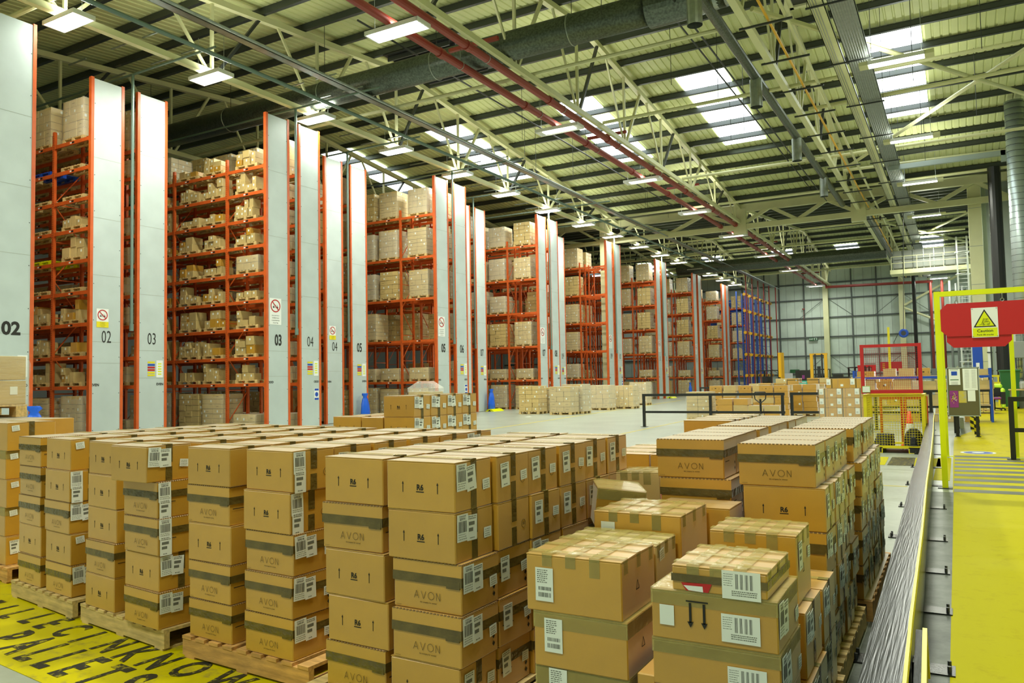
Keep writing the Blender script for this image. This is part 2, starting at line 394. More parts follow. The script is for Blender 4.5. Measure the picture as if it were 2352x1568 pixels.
def purlins():
    def mk(L):
        m = MB(); m.box(0, L, -0.10, 0.10, 0.10, 0.13, 'purlin'); m.box(0, L, -0.10, -0.07, -0.13, 0.13, 'purlin'); m.box(0, L, -0.10, 0.06, -0.13, -0.10, 'purlin'); return m
    me = mk(66).mesh('roof_purlin')
    for y0, n in ((3.5, 25), (58.0, 21)):
        for i in range(n):
            y = y0+2.13*i
            if y > 101: break
            z = zr(y) if y > 2 else 14.2
            o = link('roof_purlin', me, None, (-58.5, y, z-0.16))
            tag(o, 'dark steel purlin running across under the pale roof sheets', 'purlin', 'purlins under the roof')
    # black smoke hatch in the roof
    m = MB(); m.box(-5.0, -2.6, 28.2, 31.6, 16.28, 16.36, 'black_paint'); m.box(-5.15, -2.45, 28.0, 28.2, 16.2, 16.42, 'cream'); m.box(-5.15, -2.45, 31.6, 31.8, 16.2, 16.42, 'cream'); m.box(-5.2, -5.0, 28.0, 31.8, 16.2, 16.42, 'cream'); m.box(-2.6, -2.4, 28.0, 31.8, 16.2, 16.42, 'cream')
    tag(m.build('roof_hatch'), 'black square roof hatch in a cream frame at the top right', 'hatch')
    m = MB()
    for i in range(8): m.box(-21.5, -18.2, 27.0+i*0.45, 27.06+i*0.45, 16.1, 16.3, 'dark_steel')
    m.box(-21.6, -18.1, 26.8, 30.6, 16.32, 16.36, 'black_paint')
    tag(m.build('roof_vent'), 'dark louvred vent set in the roof above the big duct', 'vent')
purlins()
def girder():
    t = empty('lattice_girder', 'deep cream lattice girder spanning across the hall under the gutter', 'girder', (0, 56, 0))
    m = MB(); m.bar((-23.0, 0, 12.4), (3.2, 0, 12.4), 0.35, 0.36, 'cream'); m.build('bottom_chord', t)
    m = MB(); m.bar((-23.0, 0, 13.70), (3.2, 0, 13.70), 0.35, 0.50, 'cream'); m.build('top_chord', t)
    for x in (-13.0, -5.25): 
        m = MB(); m.box(x-0.45, x+0.45, -0.22, 0.22, 11.9, 13.7, 'cream'); m.build('stub', t)
    xs = [-22.9, -20.7, -18.2, -15.6, -13.0, -10.9, -9.1, -7.2, -5.25, -2.9, -0.7, 1.4, 3.1]
    for i in range(len(xs)-1):
        a, b = (12.5, 13.6) if i % 2 == 0 else (13.6, 12.5)
        m = MB(); m.bar((xs[i], 0, a), (xs[i+1], 0, b), 0.22, 0.24, 'cream', (0, 1, 0)); m.build('diagonal', t)
    t = empty('lattice_girder', 'cream lattice girder continuing left behind the rack tops', 'girder', (-36, 56, 0))
    m = MB(); m.bar((0, 0, 12.4), (12.2, 0, 12.4), 0.3, 0.3, 'cream'); m.build('bottom_chord', t)
    m = MB(); m.bar((0, 0, 13.75), (12.2, 0, 13.75), 0.3, 0.4, 'cream'); m.build('top_chord', t)
    for i in range(5):
        m = MB(); m.bar((i*2.44, 0, 12.5 if i % 2 else 14), ((i+1)*2.44, 0, 14 if i % 2 else 12.5), 0.16, 0.16, 'cream', (0, 1, 0)); m.build('diagonal', t)
girder()

# ---------------------------------------------------------------- lamps (with their light, plus added roof fill)
def lamps():
    def fixture(w, d, tubes, bright, endbox):
        hs = MB(); hs.box(-w/2, w/2, -d/2, d/2, 0.03, 0.12, 'white'); hs.box(-w/2-0.02, w/2+0.02, -d/2-0.02, -d/2, -0.01, 0.12, 'white'); hs.box(-w/2-0.02, w/2+0.02, d/2, d/2+0.02, -0.01, 0.12, 'white')
        hs.box(-w/2-endbox, -w/2, -d/2-0.02, d/2+0.02, -0.01, 0.12, 'cream' if endbox > 0.1 else 'white'); hs.box(w/2, w/2+endbox, -d/2-0.02, d/2+0.02, -0.01, 0.12, 'cream' if endbox > 0.1 else 'white')
        df = MB()
        if tubes == 1: df.box(-w/2+0.02, w/2-0.02, -d/2+0.02, d/2-0.02, 0.0, 0.028, bright)
        else:
            for i in range(tubes):
                y = -d/2+d*(i+0.5)/tubes; df.tube((-w/2+0.03, y, 0.01), (w/2-0.03, y, 0.01), 0.022, bright, 8)
        wr = MB()
        for s in (-1, 1): wr.tube((s*w*0.45, 0, 0.12), (s*w*0.45, 0, 1.6), 0.008, 'galv', 5)
        return hs.mesh('housing'), df.mesh('diffuser'), wr.mesh('chain')
    A = fixture(1.45, 0.62, 1, 'diffuser', 0.05); B = fixture(1.9, 0.62, 4, 'diffuser', 0.05); Cc = fixture(1.7, 0.42, 3, 'diffuser', 0.28)
    D = fixture(1.5, 0.42, 4, 'diffuser_soft', 0.08)
    rows = [('left', A, -22.1, 12.45, [-2.8, 2.4, 7.6, 13.0, 18.0, 23.1, 28.3, 33.4, 38.4, 43.7, 49.1, 54.4, 60, 65.2, 70.4, 75.8, 81, 86.2, 91.4], 'hanging above the rack ends'),
            ('middle', B, -14.2, 12.3, [-3, 7.5, 18.3, 29.3, 39.4, 48.9, 58.8, 70.4, 81.6, 98.0], 'hanging beside the red pipes'),
            ('right', Cc, -1.35, 12.2, [-3, 7.5, 18.3, 28.7, 38.8, 48.0, 58.4, 69.6, 78.1, 98.0], 'hanging right of the cable trays')]
    ordn = ['nearest', 'second', 'third', 'fourth', 'fifth', 'sixth', 'seventh', 'eighth', 'ninth', 'tenth', 'eleventh', 'twelfth', 'thirteenth', 'fourteenth', 'fifteenth', 'sixteenth']
    for nm, fx, x, z, ys, txt in rows:
        k = 0
        for y in ys:
            vis = y > 12
            lab = '%s lit white lamp of the %s row, %s' % (ordn[k] if vis else 'overhead', nm, txt) if vis else 'overhead lamp of the %s row, behind the viewer' % nm
            if vis: k += 1
            t = empty('ceiling_light', lab, 'lamp', (x, y, z), 0, None if vis else 'lamps behind the viewer')
            if nm == 'middle' and y > 22: me = (fx[0], D[1], fx[2])
            elif nm == 'right': me = (fx[0], D[1] if False else fx[1], fx[2])
            else: me = fx
            link('housing', me[0], t); link('diffuser', me[1], t); link('chain', me[2], t)
            L = bpy.data.lights.new('lamp', 'AREA'); L.shape = 'RECTANGLE'; L.size = 1.5; L.size_y = 0.5; L.color = LAMP_COL
            L.energy = LAMP_W*(0.75 if nm == 'left' else 1.25)
            if y > 50: L.energy *= 0.6
            if y < 5: L.energy *= 1.15
            if nm == 'right' and 5 < y < 20: L.energy *= 1.5
            o = link('lamp_light', L, t, (0, 0, -0.03))
            U = bpy.data.lights.new('roof_fill', 'AREA'); U.shape = 'RECTANGLE'; U.size = 1.6; U.size_y = 0.6; U.color = LAMP_COL; U.energy = L.energy*0.22  # added fill light above each housing, brightens the roof
            o = link('roof_fill', U, t, (0, 0, 0.16)); o.rotation_euler = (PI, 0, 0)
    # lamps over the stored pallets left of the hall (between racks, hidden by them)
lamps()

def services():
    # two red sprinkler mains
    for x, side in ((-13.25, 'right'), (-14.3, 'left')):
        t = empty('sprinkler_main', 'red sprinkler main pipe running down the hall, %s one of the pair' % side, 'pipe', (x, 0, 12.55))
        m = MB(); m.tube((0, 2, 0), (0, 99.5, 0), 0.135, 'pipe_red', 14); m.build('pipe', t, smooth=False)
        for i in range(16):
            m = MB(); m.tube((0, 9+i*5.8, 0), (0, 9.25+i*5.8, 0), 0.165, 'pipe_red', 12); m.build('coupling', t)
            m = MB(); m.torus((0, 10.3+i*5.8, 0), 0.145, 0.012, 'galv_bright', 'y', 14, 5); m.tube((0, 10.3+i*5.8, 0.11), (0, 10.3+i*5.8, 0.6), 0.012, 'galv', 5); m.build('hanger', t)
    for i in range(8):
        m = MB(); m.box(-14.75, -12.8, 10.25+i*11.6, 10.37+i*11.6, 13.1, 13.22, 'pipe_red')
        tag(m.build('hanger_beam'), 'short red cross piece carrying the two red pipes', 'bracket', 'red cross pieces above the pipes')
    m = MB(); m.tube((-13.3, 99.5, 12.3), (-2.0, 99.5, 12.1), 0.16, 'pipe_red', 12); tag(m.build('sprinkler_pipe'), 'red pipe running across the top of the far wall', 'pipe')
    for x, t in ((-2.25, 'left'), (-1.1, 'right')):
        m = MB(); m.tube((x, 99.5, 12.2), (x+0.02, 99.5, 2.3), 0.15, 'pipe_red', 10); m.box(x-0.25, x+0.25, 99.3, 99.7, 0, 2.3, 'tin_grey')
        tag(m.build('red_riser'), '%s red vertical pipe in front of the far wall' % t, 'pipe')
    m = MB(); m.tube((-3.85, 98, 12.9), (-3.85, 98, 0.3), 0.2, 'black_paint', 10); m.box(-4.1, -3.6, 97.8, 98.2, 0, 0.3, 'black_paint'); tag(m.build('rainwater_pipe'), 'black vertical pipe left of the red pipes on the far wall', 'pipe')
    for i, x in enumerate((-0.35, 0.25, 0.85, 1.3)):
        m = MB(); m.tube((x, 99+0.3*i, 12.0-0.3*i), (x, 99+0.3*i, 2.0), 0.13, 'tin_grey', 10); m.box(x-0.2, x+0.2, 98.8+0.3*i, 99.2+0.3*i, 0, 2.0, 'tin_grey')
        tag(m.build('grey_riser'), '%s grey vertical pipe right of the red ones, far corner' % ('first', 'second', 'third', 'fourth')[i], 'pipe')
    # large spiral duct
    t = empty('ventilation_duct', 'big grey spiral duct crossing under the roof from right to left', 'duct', (0, 23.2, 13.42))
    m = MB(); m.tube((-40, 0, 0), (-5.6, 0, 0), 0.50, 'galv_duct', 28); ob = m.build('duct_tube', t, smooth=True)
    for x in (-10.7, -16.2, -21.7, -27.2, -32.7):
        m = MB(); m.torus((x, 0, 0), 0.51, 0.025, 'galv', 'x', 26, 5); m.tube((x, 0, 0.5), (x, 0, 3.0), 0.012, 'dark_steel', 5); m.build('joint_ring', t)
    m = MB(); m.tube((-8.0, 0, 0), (-6.4, 0, 0), 0.60, 'galv_duct', 24, 0.58); m.tube((-6.4, 0, 0), (-5.2, 0, 0), 0.56, 'galv', 24, 0.44); m.build('silencer', t, smooth=False)
    # duct in the second bay
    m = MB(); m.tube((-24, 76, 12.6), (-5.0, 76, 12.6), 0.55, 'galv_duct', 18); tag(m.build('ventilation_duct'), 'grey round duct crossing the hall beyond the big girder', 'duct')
    # duct following the right truss with round drop outlets
    t = empty('ventilation_duct', 'round silver duct alongside the right truss with drop outlets', 'duct', (-6.1, 0, 12.95))
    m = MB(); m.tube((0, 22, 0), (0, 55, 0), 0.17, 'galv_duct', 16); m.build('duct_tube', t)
    for y in (21.6, 29.5, 38.0, 46.5):
        m = MB(); m.tube((0.0, y, -0.1), (0.0, y, -1.15), 0.22, 'galv', 18, caps=False); m.tube((0, y, -0.9), (0, y, -0.88), 0.2, 'black_paint', 14); m.build('outlet', t)
    m = MB(); m.tube((-5.0, 58, 12.9), (-5.0, 98, 12.9), 0.22, 'galv_duct', 12); tag(m.build('ventilation_duct'), 'narrow silver duct on the right truss beyond the girder', 'duct')
    # yellow gas pipe and white pipe beside the right truss
    m = MB(); m.tube((-4.62, 16, 12.75), (-4.62, 99, 12.75), 0.045, 'truck_yellow', 8); tag(m.build('gas_pipe'), 'thin yellow gas pipe alongside the right truss', 'pipe')
    m = MB(); m.tube((-4.1, 16, 12.75), (-4.1, 99, 12.75), 0.06, 'cream', 8); tag(m.build('conduit_pipe'), 'cream pipe right of the yellow gas pipe', 'pipe')
    for i in range(15):
        m = MB(); m.box(-5.5, -3.9, 18+i*3.2, 18.06+i*3.2, 12.60, 12.66, 'dark_steel'); tag(m.build('pipe_bracket'), 'short dark channel under the yellow and cream pipes', 'bracket', 'channels carrying pipes along the right truss')
    # cable trays on the right
    for x0, x1, mm, nm in ((-3.35, -2.95, 'cream', 'narrow cream'), (-2.85, -2.15, 'galv', 'wide galvanised')):
        t = empty('cable_tray', '%s cable tray running along the hall, right of the truss' % nm, 'cable tray', (0, 0, 12.62))
        m = MB(); m.box(x0, x1, 14, 99, 0, 0.02, mm); m.box(x0, x0+0.02, 14, 99, 0, 0.10, 'galv_bright'); m.box(x1-0.02, x1, 14, 99, 0, 0.10, 'galv_bright')
        for i in range(8 if x1 > -2.5 else 3): m.tube((x0+0.06+i*0.075, 14, -0.01), (x0+0.06+i*0.075, 99, -0.01), 0.012, 'tin_grey', 5)
        m.build('tray', t)
    for i in range(16):
        y = 19+i*4.9
        m = MB(); m.box(-3.45, -2.05, y, y+0.05, 12.53, 12.58, 'dark_steel'); m.tube((-3.4, y, 12.55), (-3.4, y, zr(y)), 0.01, 'dark_steel', 5); m.tube((-2.1, y, 12.55), (-2.1, y, zr(y)), 0.01, 'dark_steel', 5)
        tag(m.build('trapeze_bracket'), 'dark channel on rods under the cable trays', 'bracket', 'channels carrying the cable trays')
    # long trays and conduits over the rack ends
    for x, z, wd, mm, txt in ((-19.3, 12.7, 0.32, 'galv', 'wide galvanised cable tray over the main aisle left side'), (-18.3, 12.3, 0.09, 'galv', 'thin grey conduit right of the galvanised tray over the aisle'),
                              (-19.9, 12.2, 0.14, 'pipe_green', 'grey green pipe just left of the galvanised tray')):
        m = MB()
        if wd > 0.2:
            m.box(x-wd/2, x+wd/2, 4, 99, z, z+0.015, mm); m.box(x-wd/2, x-wd/2+0.02, 4, 99, z, z+0.09, 'galv_bright'); m.box(x+wd/2-0.02, x+wd/2, 4, 99, z, z+0.09, 'galv_bright')
        else: m.tube((x, 4, z), (x, 99, z), wd/2, mm, 8)
        tag(m.build('overhead_run'), txt, 'cable tray' if wd > .2 else 'pipe')
    for x, z, txt in ((-8.0, 14.2, 'between the middle truss and the skylight'), (-7.0, 13.2, 'close to the right duct'), (-17.2, 14.1, 'left of the red pipes, high up')):
        m = MB(); m.tube((x, 20, z), (x, 54.5, z), 0.035, 'dark_steel', 6); tag(m.build('sprinkler_line'), 'thin dark sprinkler line running down the hall %s' % txt, 'pipe')
    for i, (y, x0, x1) in enumerate(((24.8, -40, -6), (31.2, -13, 6), (42.5, -13, 6), (50.2, -36, 4), (62.5, -36, 1), (70, -36, 1), (79, -36, 1), (88, -36, 1), (12.5, -36, -14))):
        m = MB(); m.tube((x0, y, 12.95), (x1, y, 12.95), 0.075, 'cream', 8)
        tag(m.build('tie_tube'), '%s cream tie tube crossing the hall between the trusses' % ('fourth', 'fifth', 'sixth', 'seventh', 'eighth', 'ninth', 'tenth', 'farthest', 'nearest')[i] if True else '', 'tube')
    # diagonal wind braces at right
    for i, (a, b) in enumerate((((-5, 24, 13), (4.6, 41, 13.2)), ((-5, 47, 13.35), (6, 27, 13.35)), ((-5, 34.5, 13), (6, 34.0, 13)), ((-5, 62, 13), (1.5, 78, 13)), ((-5, 80, 13.3), (1.5, 64, 13.3)), ((-5, 46, 13), (3, 46.5, 13)))):
        m = MB(); m.tube(a, b, 0.085, 'cream', 8); tag(m.build('wind_brace'), 'cream round wind brace, %s to the right of the right truss' % ('first rising', 'second falling', 'third straight', 'fourth far rising', 'fifth far falling', 'sixth straight far')[i], 'brace')
    # branch lines above racks with drop pipes
    for k in range(0, 11):
        y = 15.2+5.46*k+1.38; x = (-24.35 if k % 2 == 0 else -22.15)
        nm = 'between end panels numbered %s and %s' % (('two', 'three', 'four', 'five', 'six', 'seven', 'eight', 'nine', 'ten', 'eleven', 'twelve', 'thirteen', 'fourteen')[k], ('two', 'three', 'four', 'five', 'six', 'seven', 'eight', 'nine', 'ten', 'eleven', 'twelve', 'thirteen', 'fourteen')[k+1])
        t = empty('sprinkler_drop', 'grey green sprinkler drop pipe %s' % nm, 'pipe', (x, y, 0))
        m = MB(); m.tube((0, 0, 12.6), (0, 0, 3.9), 0.05, 'pipe_green', 10); m.tube((0, 0, 3.95), (0, 0, 3.7), 0.07, 'pipe_green', 10); m.build('pipe', t)
        m = MB(); m.tube((-12, 0, 12.6), (4.2, 0, 12.6), 0.04, 'pipe_green', 8); m.build('branch_line', t)
        for s in (-1.8, 0.6, 2.2):
            m = MB(); m.box(s, s+1.0, 0.25, 0.29, 12.9, 12.94, 'galv'); m.box(s, s+1.0, -1.2, -1.16, 12.9, 12.94, 'galv'); m.build('channel', t)
    # rods from the roof
    for i in range(26):
        x = random.choice([-18, -17, -9, -8, -20, -25, -1, 1.2]); y = random.uniform(18, 54)
        m = MB(); m.tube((x, y, 12.9), (x, y, zr(y)+0.01), 0.012, 'dark_steel', 4)
        tag(m.build('hanger_rod'), 'thin steel hanger rod dropping from the roof', 'rod', 'hanger rods under the roof')
    # right side: vertical spiral duct, pipes
    t = empty('vertical_duct', 'tall silver spiral duct standing at the right edge', 'duct', (2.95, 45, 0))
    m = MB(); m.tube((0, 0, 1.2), (0, 0, 15.0), 0.42, 'galv_bright', 26); m.build('duct_tube', t, smooth=True)
    m = MB()
    for i in range(46): m.torus((0, 0, 1.4+i*0.3), 0.425, 0.008, 'dark_steel', 'z', 22, 4)
    m.build('spiral_seam', t)
    m = MB(); m.box(-0.5, 0.5, -0.5, 0.5, 0, 1.2, 'tin_grey'); m.build('base', t)
    m = MB(); m.tube((2.2, 50, 0), (2.2, 50, 13), 0.32, 'black_paint', 14); tag(m.build('rainwater_pipe'), 'thick black vertical pipe left of the silver spiral duct', 'pipe')
    m = MB(); m.box(-2.7, 2.5, 44.9, 45.1, 12.4, 12.65, 'galv_bright'); m.box(2.3, 2.6, 44.9, 45.1, 12.1, 12.65, 'galv_bright'); tag(m.build('flat_duct'), 'slim silver duct running left from the top of the spiral duct', 'duct')
    # silver plant duct and walkway high on right beyond girder
    t = empty('plant_platform', 'cream high level platform with silver duct and handrail, beyond the girder', 'platform', (0, 72, 0))
    m = MB(); m.box(-4.5, 1.74, -0.5, 1.5, 10.0, 10.35, 'cream'); m.build('deck', t)
    m = MB(); m.box(-4.3, 1.0, 0.2, 1.3, 10.5, 12.0, 'tin_grey')
    for i in range(8): m.box(-4.3+i*0.75, -4.25+i*0.75, 0.12, 0.2, 10.4, 12.05, 'galv')
    m.build('duct_box', t)
    m = MB()
    for i in range(7): m.tube((-4.4+i*0.95, -0.4, 10.35), (-4.4+i*0.95, -0.4, 11.45), 0.03, 'cream', 6)
    m.tube((-4.4, -0.4, 11.45), (1.3, -0.4, 11.45), 0.03, 'cream', 6); m.tube((-4.4, -0.4, 10.9), (1.3, -0.4, 10.9), 0.03, 'cream', 6); m.build('handrail', t)
    t = empty('cage_ladder', 'white fixed ladder with hoops rising in the far right corner', 'ladder', (0.7, 70, 0))
    for s in (-0.35, 0.35):
        m = MB(); m.box(s-0.06, s+0.06, 0, 0.12, 0, 12.4, 'white'); m.build('stile', t)
    for i in range(38): 
        m = MB(); m.tube((-0.35, 0.06, 0.4+i*0.31), (0.35, 0.06, 0.4+i*0.31), 0.02, 'white', 5); m.build('rung', t)
    for i in range(6):
        m = MB(); m.torus((0, -0.3, 2.6+i*1.7), 0.5, 0.03, 'white', 'z', 16, 5); m.build('hoop', t)
services()

# ================================================================ CARTONS
NUMS = ['22592196', '22592295', '22592293', '22592279', '22592193', '22592192', '22592179', '22592174', '22592156', '22592155', '22592146', '22592107', '22592101', '22591926', '22591911', '22591903', '22591899', '22591928']
def bars(mb, T, x0, x1, z0, z1, n, seed, m='ink'):
    rg = random.Random(seed); x = x0
    while x < x1:
        wd = rg.choice([0.0012, 0.002, 0.003]); mb.add([T @ Vector(p) for p in ((x, 0, z0), (min(x+wd, x1), 0, z0), (min(x+wd, x1), 0, z1), (x, 0, z1))], [(0, 1, 2, 3)], m); x += wd+rg.choice([0.0015, 0.002, 0.003])
def quad(mb, T, x0, x1, z0, z1, m): mb.add([T @ Vector(p) for p in ((x0, 0, z0), (x1, 0, z0), (x1, 0, z1), (x0, 0, z1))], [(0, 1, 2, 3)], m)
def lines(mb, T, x0, x1, zs, seed, hgt=0.003):
    rg = random.Random(seed)
    for z in zs:
        x = x0
        while x < x1:
            wd = rg.uniform(0.004, 0.014)
            if x+wd > x1: break
            quad(mb, T, x, x+wd, z, z+hgt, 'barcode'); x += wd+0.003
def label_mesh(style, num):
    """sheet facing -y, centred on origin"""
    mb = MB(); E_ = FT(0, -0.0012, 0)
    if style == 'storage':
        mb.box(-0.045, 0.045, -0.0008, 0, -0.065, 0.065, 'paper')
        put_text(mb, 'STORAGE UNIT', FT(0, -0.0012, 0.052), 0.0075, 'ink', 0.01, 0.8)
        put_text(mb, num, FT(0, -0.0012, 0.038), 0.0105, 'ink', 0.025, 0.9)
        bars(mb, E_, -0.034, 0.034, -0.022, 0.032, 20, num); lines(mb, E_, -0.036, 0.036, (-0.033, -0.044, -0.055), num)
    elif style == 'carrier':
        mb.box(-0.042, 0.042, -0.0008, 0, -0.062, 0.062, 'paper')
        lines(mb, E_, -0.034, 0.034, (0.052, 0.042), num+'c', 0.005); 
        for z0, x1 in ((0.012, 0.02), (-0.018, 0.008)): quad(mb, E_, -0.03, x1, z0, z0+0.018, 'barcode')
        lines(mb, E_, -0.02, 0.02, (-0.052,), num, 0.005)
    elif style == 'small':
        mb.box(-0.033, 0.033, -0.0008, 0, -0.026, 0.026, 'paper'); lines(mb, E_, -0.024, 0.026, (0.014, 0.004, -0.008, -0.018), num+'s', 0.003)
    elif style == 'tall':
        mb.box(-0.045, 0.045, -0.0008, 0, -0.075, 0.075, 'paper'); lines(mb, E_, -0.036, 0.02, [0.062-0.009*i for i in range(7)], num+'t', 0.004)
        bars(mb, E_, -0.03, 0.034, -0.026, -0.010, 20, 'a'+num); bars(mb, E_, -0.030, 0.032, -0.056, -0.036, 20, 'b'+num)
    elif style == 'wide':
        mb.box(-0.12, 0.12, -0.0008, 0, -0.075, 0.075, 'paper')
        for i in range(4): bars(mb, E_, -0.035+i*0.03, -0.017+i*0.03, -0.02, 0.06, 8, 'w%d' % i)
        lines(mb, E_, -0.11, -0.05, [0.055-0.012*i for i in range(6)], 'w', 0.003); lines(mb, E_, -0.06, 0.10, (-0.035, -0.045, -0.056), 'x', 0.005)
    elif style == 'plain': mb.box(-0.04, 0.04, -0.0008, 0, -0.03, 0.03, 'paper')
    if style == 'wide': mb.v = [(x*0.62, y, z*0.72) for x, y, z in mb.v]
    return mb.mesh('label')
def avon_text(mb, T, hgt):
    def st(pts, closed=False):
        for i in range(len(pts)-(0 if closed else 1)):
            a = Vector((pts[i][0], 0, pts[i][1])); b = Vector((pts[(i+1) % len(pts)][0], 0, pts[(i+1) % len(pts)][1])); d = (b-a).normalized(); nrm = Vector((-d.z, 0, d.x))*0.035
            vs = [a-nrm-d*0.02, b-nrm+d*0.02, b+nrm+d*0.02, a+nrm-d*0.02]; mb.add([T @ (p*hgt) for p in vs], [(0, 1, 2, 3)], 'ink_soft')
    st([(-2.15, 0), (-1.75, 1), (-1.35, 0)]); st([(-2.0, 0.33), (-1.5, 0.33)]); st([(-0.95, 1), (-0.55, 0), (-0.15, 1)])
    st([(0.75+0.5*math.cos(a*PI/9), 0.5+0.5*math.sin(a*PI/9)) for a in range(18)], True); st([(1.65, 0), (1.65, 1), (2.25, 0), (2.25, 1)])
def arrow(mb, T, hgt, wd=0.006):
    quad(mb, T, -wd/2*0.7, wd/2*0.7, 0, hgt*0.8, 'ink'); mb.add([T @ Vector(p) for p in ((-wd, 0, hgt*0.75), (wd, 0, hgt*0.75), (0, 0, hgt))], [(0, 1, 2)], 'ink')
def carton_mesh(kind, w, d, h):
    mb = MB(); cm = 'card_pale' if kind == 'pale' else 'card'
    rg = random.Random(kind+str(w)+str(d)+str(h))
    if kind == 'avon':
        mb.bevbox(-w/2+0.002, w/2-0.002, 0.002, d-0.002, 0, h, cm, 0.005)
        mb.box(-w/2-0.001, w/2+0.001, -0.001, d+0.001, h*0.70, h-0.004, cm)
        n = 20
        for i in range(n):
            x = -w/2+w*(i+0.5)/n; mb.box(x-w/n*0.3, x+w/n*0.3, -0.0018, 0.004, h-0.0055, h+0.0008, 'card_edge')
            y = d*(i+0.5)/n; mb.box(w/2-0.004, w/2+0.0018, y-d/n*0.3, y+d/n*0.3, h-0.0055, h+0.0008, 'card_edge')
        avon_text(mb, FT(0, -0.002, h*0.235), 0.036 if w < 0.5 else 0.045)
        put_text(mb, 'the company for women', FT(0.01, -0.002, h*0.155), 0.0075, 'ink', 0.01)
        put_text(mb, 'avon.uk.com', FT(-w/2+0.035, -0.002, 0.012), 0.0045, 'ink', 0.01)
        quad(mb, SX(w/2+0.0012, d*0.28, 0), -d*0.2, d*0.12, h*0.42, h*0.44, 'ink')
        for z in (0.33, 0.18): mb.add([SX(w/2+0.0012, d*0.86, h*z) @ Vector(p) for p in ((-0.012, 0, 0), (0, 0, -0.014), (0.012, 0, 0), (0, 0, 0.014))], [(0, 1, 2, 3)], 'ink')
    else:
        mb.bevbox(-w/2, w/2, 0, d, 0, h-0.004, cm, 0.005)
        # two long flaps meeting in a seam along x
        tl = rg.uniform(0.0, 0.006)
        for a, b in ((0.001, d/2-0.002), (d/2+0.002, d-0.001)):
            vs = [(-w/2, a, h-0.004), (w/2, a, h-0.004), (w/2, b, h-0.004), (-w/2, b, h-0.004)]
            up_a, up_b = (0.0, tl) if a < 0.1*d else (tl, 0.0)
            vs += [(-w/2, a, h+up_a), (w/2, a, h+up_a), (w/2, b, h+up_b), (-w/2, b, h+up_b)]
            mb.add(vs, [(4, 5, 6, 7), (0, 1, 5, 4), (2, 3, 7, 6), (1, 2, 6, 5), (3, 0, 4, 7)], cm)
        mb.box(-w/2, w/2, d/2-0.002, d/2+0.002, h-0.006, h-0.0035, 'card_edge')
        if kind == 'r6':
            put_text(mb, 'R6', FT(0, -0.0012, h*0.42), 0.028 if w < .5 else .034, 'ink', 0.035)
            quad(mb, FT(0, -0.0012, 0), -0.024, 0.024, h*0.42-0.012, h*0.42-0.007, 'ink')
            for s in (-1, 1): arrow(mb, FT(s*w*0.255, -0.0012, h*0.36), 0.055)
            # ring mark low on the side
            mb2 = MB(); mb2.torus((0, 0, 0), 0.022, 0.0012, 'ink_soft', 'y', 18, 3)
            T = SX(w/2+0.0005, d*0.80, h*0.42); mb.add([T @ Vector(v) for v in mb2.v], mb2.f, 'ink_soft')
            for q_ in (-0.004, 0.004): quad(mb, SX(w/2+0.001, d*0.80, h*0.42), -0.011, 0.011, q_-0.002, q_+0.002, 'ink_soft')
        if kind == 'heavy':
            mb2 = MB(); T = SX(w/2+0.001, d*0.45, h*0.4)
            for a, b in (((-0.02, 0), (0.02, 0)), ((0.02, 0), (0, 0.04)), ((0, 0.04), (-0.02, 0))):
                A, B = Vector((a[0], 0, a[1])), Vector((b[0], 0, b[1])); dd = (B-A).normalized(); nn = Vector((-dd.z, 0, dd.x))*0.002
                mb.add([T @ p for p in (A-nn, B-nn, B+nn, A+nn)], [(0, 1, 2, 3)], 'ink')
    return mb.mesh('carton')
def tape_mesh(kind, w, d, h):
    mb = MB()
    if kind == 'avon':
        z0, z1 = h*0.55, h*0.74; t = 0.0025
        mb.box(-w/2-t, w/2+t, -t, 0.0, z0, z1, 'tape'); mb.box(w/2, w/2+t, -t, d+t, z0, z1, 'tape'); mb.box(-w/2-t, -w/2, -t, d+t, z0, z1, 'tape')
        mb.box(w/2-0.09, w/2-0.01, -t-0.001, 0, z0-0.01, z1-0.02, 'tape')
    elif kind == 'checker':
        t = 0.002
        for x in (-0.27, -0.02, 0.23): mb.box(x*w-0.025+w*0.0, x*w+0.025, -t, d+t, h-0.01, h+0.0085, 'tape_clear'); mb.box(x*w-0.025, x*w+0.025, -t, 0, h-0.05-0.03*(x > 0), h, 'tape_clear')
        for y in (0.12, 0.5, 0.88): mb.box(-w/2-t, w/2+t, y*d-0.022, y*d+0.022, h-0.01, h+0.0095, 'tape_clear'); mb.box(w/2, w/2+t, y*d-0.022, y*d+0.022, h-0.06, h, 'tape_clear')
        for x in (-0.40, -0.12, 0.14, 0.42):
            mb.box(x*w-0.02, x*w+0.02, d-0.012, d+0.001, h, h+0.0012, 'ink')
            
    elif kind == 'band':
        t = 0.002; mb.box(-w/2-t, w/2+t, -t, 0, h*0.72, h, 'tape_clear'); mb.box(w/2, w/2+t, -t, d+t, h*0.72, h, 'tape_clear'); mb.box(-w/2-t, w/2+t, -t, d+t, h-0.004, h+0.008, 'tape_clear')
    else:
        t = 0.0022; c = d/2
        mb.box(w/2, w/2+t, c-0.024, c+0.024, h*0.52, h+0.001, 'tape'); mb.box(w/2, w/2+t, c-0.026, c+0.022, 0, h*0.40, 'tape')
        mb.box(w/2-0.05, w/2+t, c-0.024, c+0.024, h, h+0.0065, 'tape'); mb.box(-w/2-t, -w/2, c-0.024, c+0.024, h*0.52, h+0.001, 'tape')
        mb.box(-w/2, w/2, c-0.024, c+0.024, h+0.004, h+0.0075, 'tape_clear')
    return mb.mesh('packing_tape')
KDESC = {'r6': 'R6 carton,', 'avon': 'lidded carton,', 'plain': 'plain carton,', 'pale': 'pale carton,', 'heavy': 'large brown carton'}
CART = []    # deferred: the largest ones become things of their own, the farthest become one stuff object
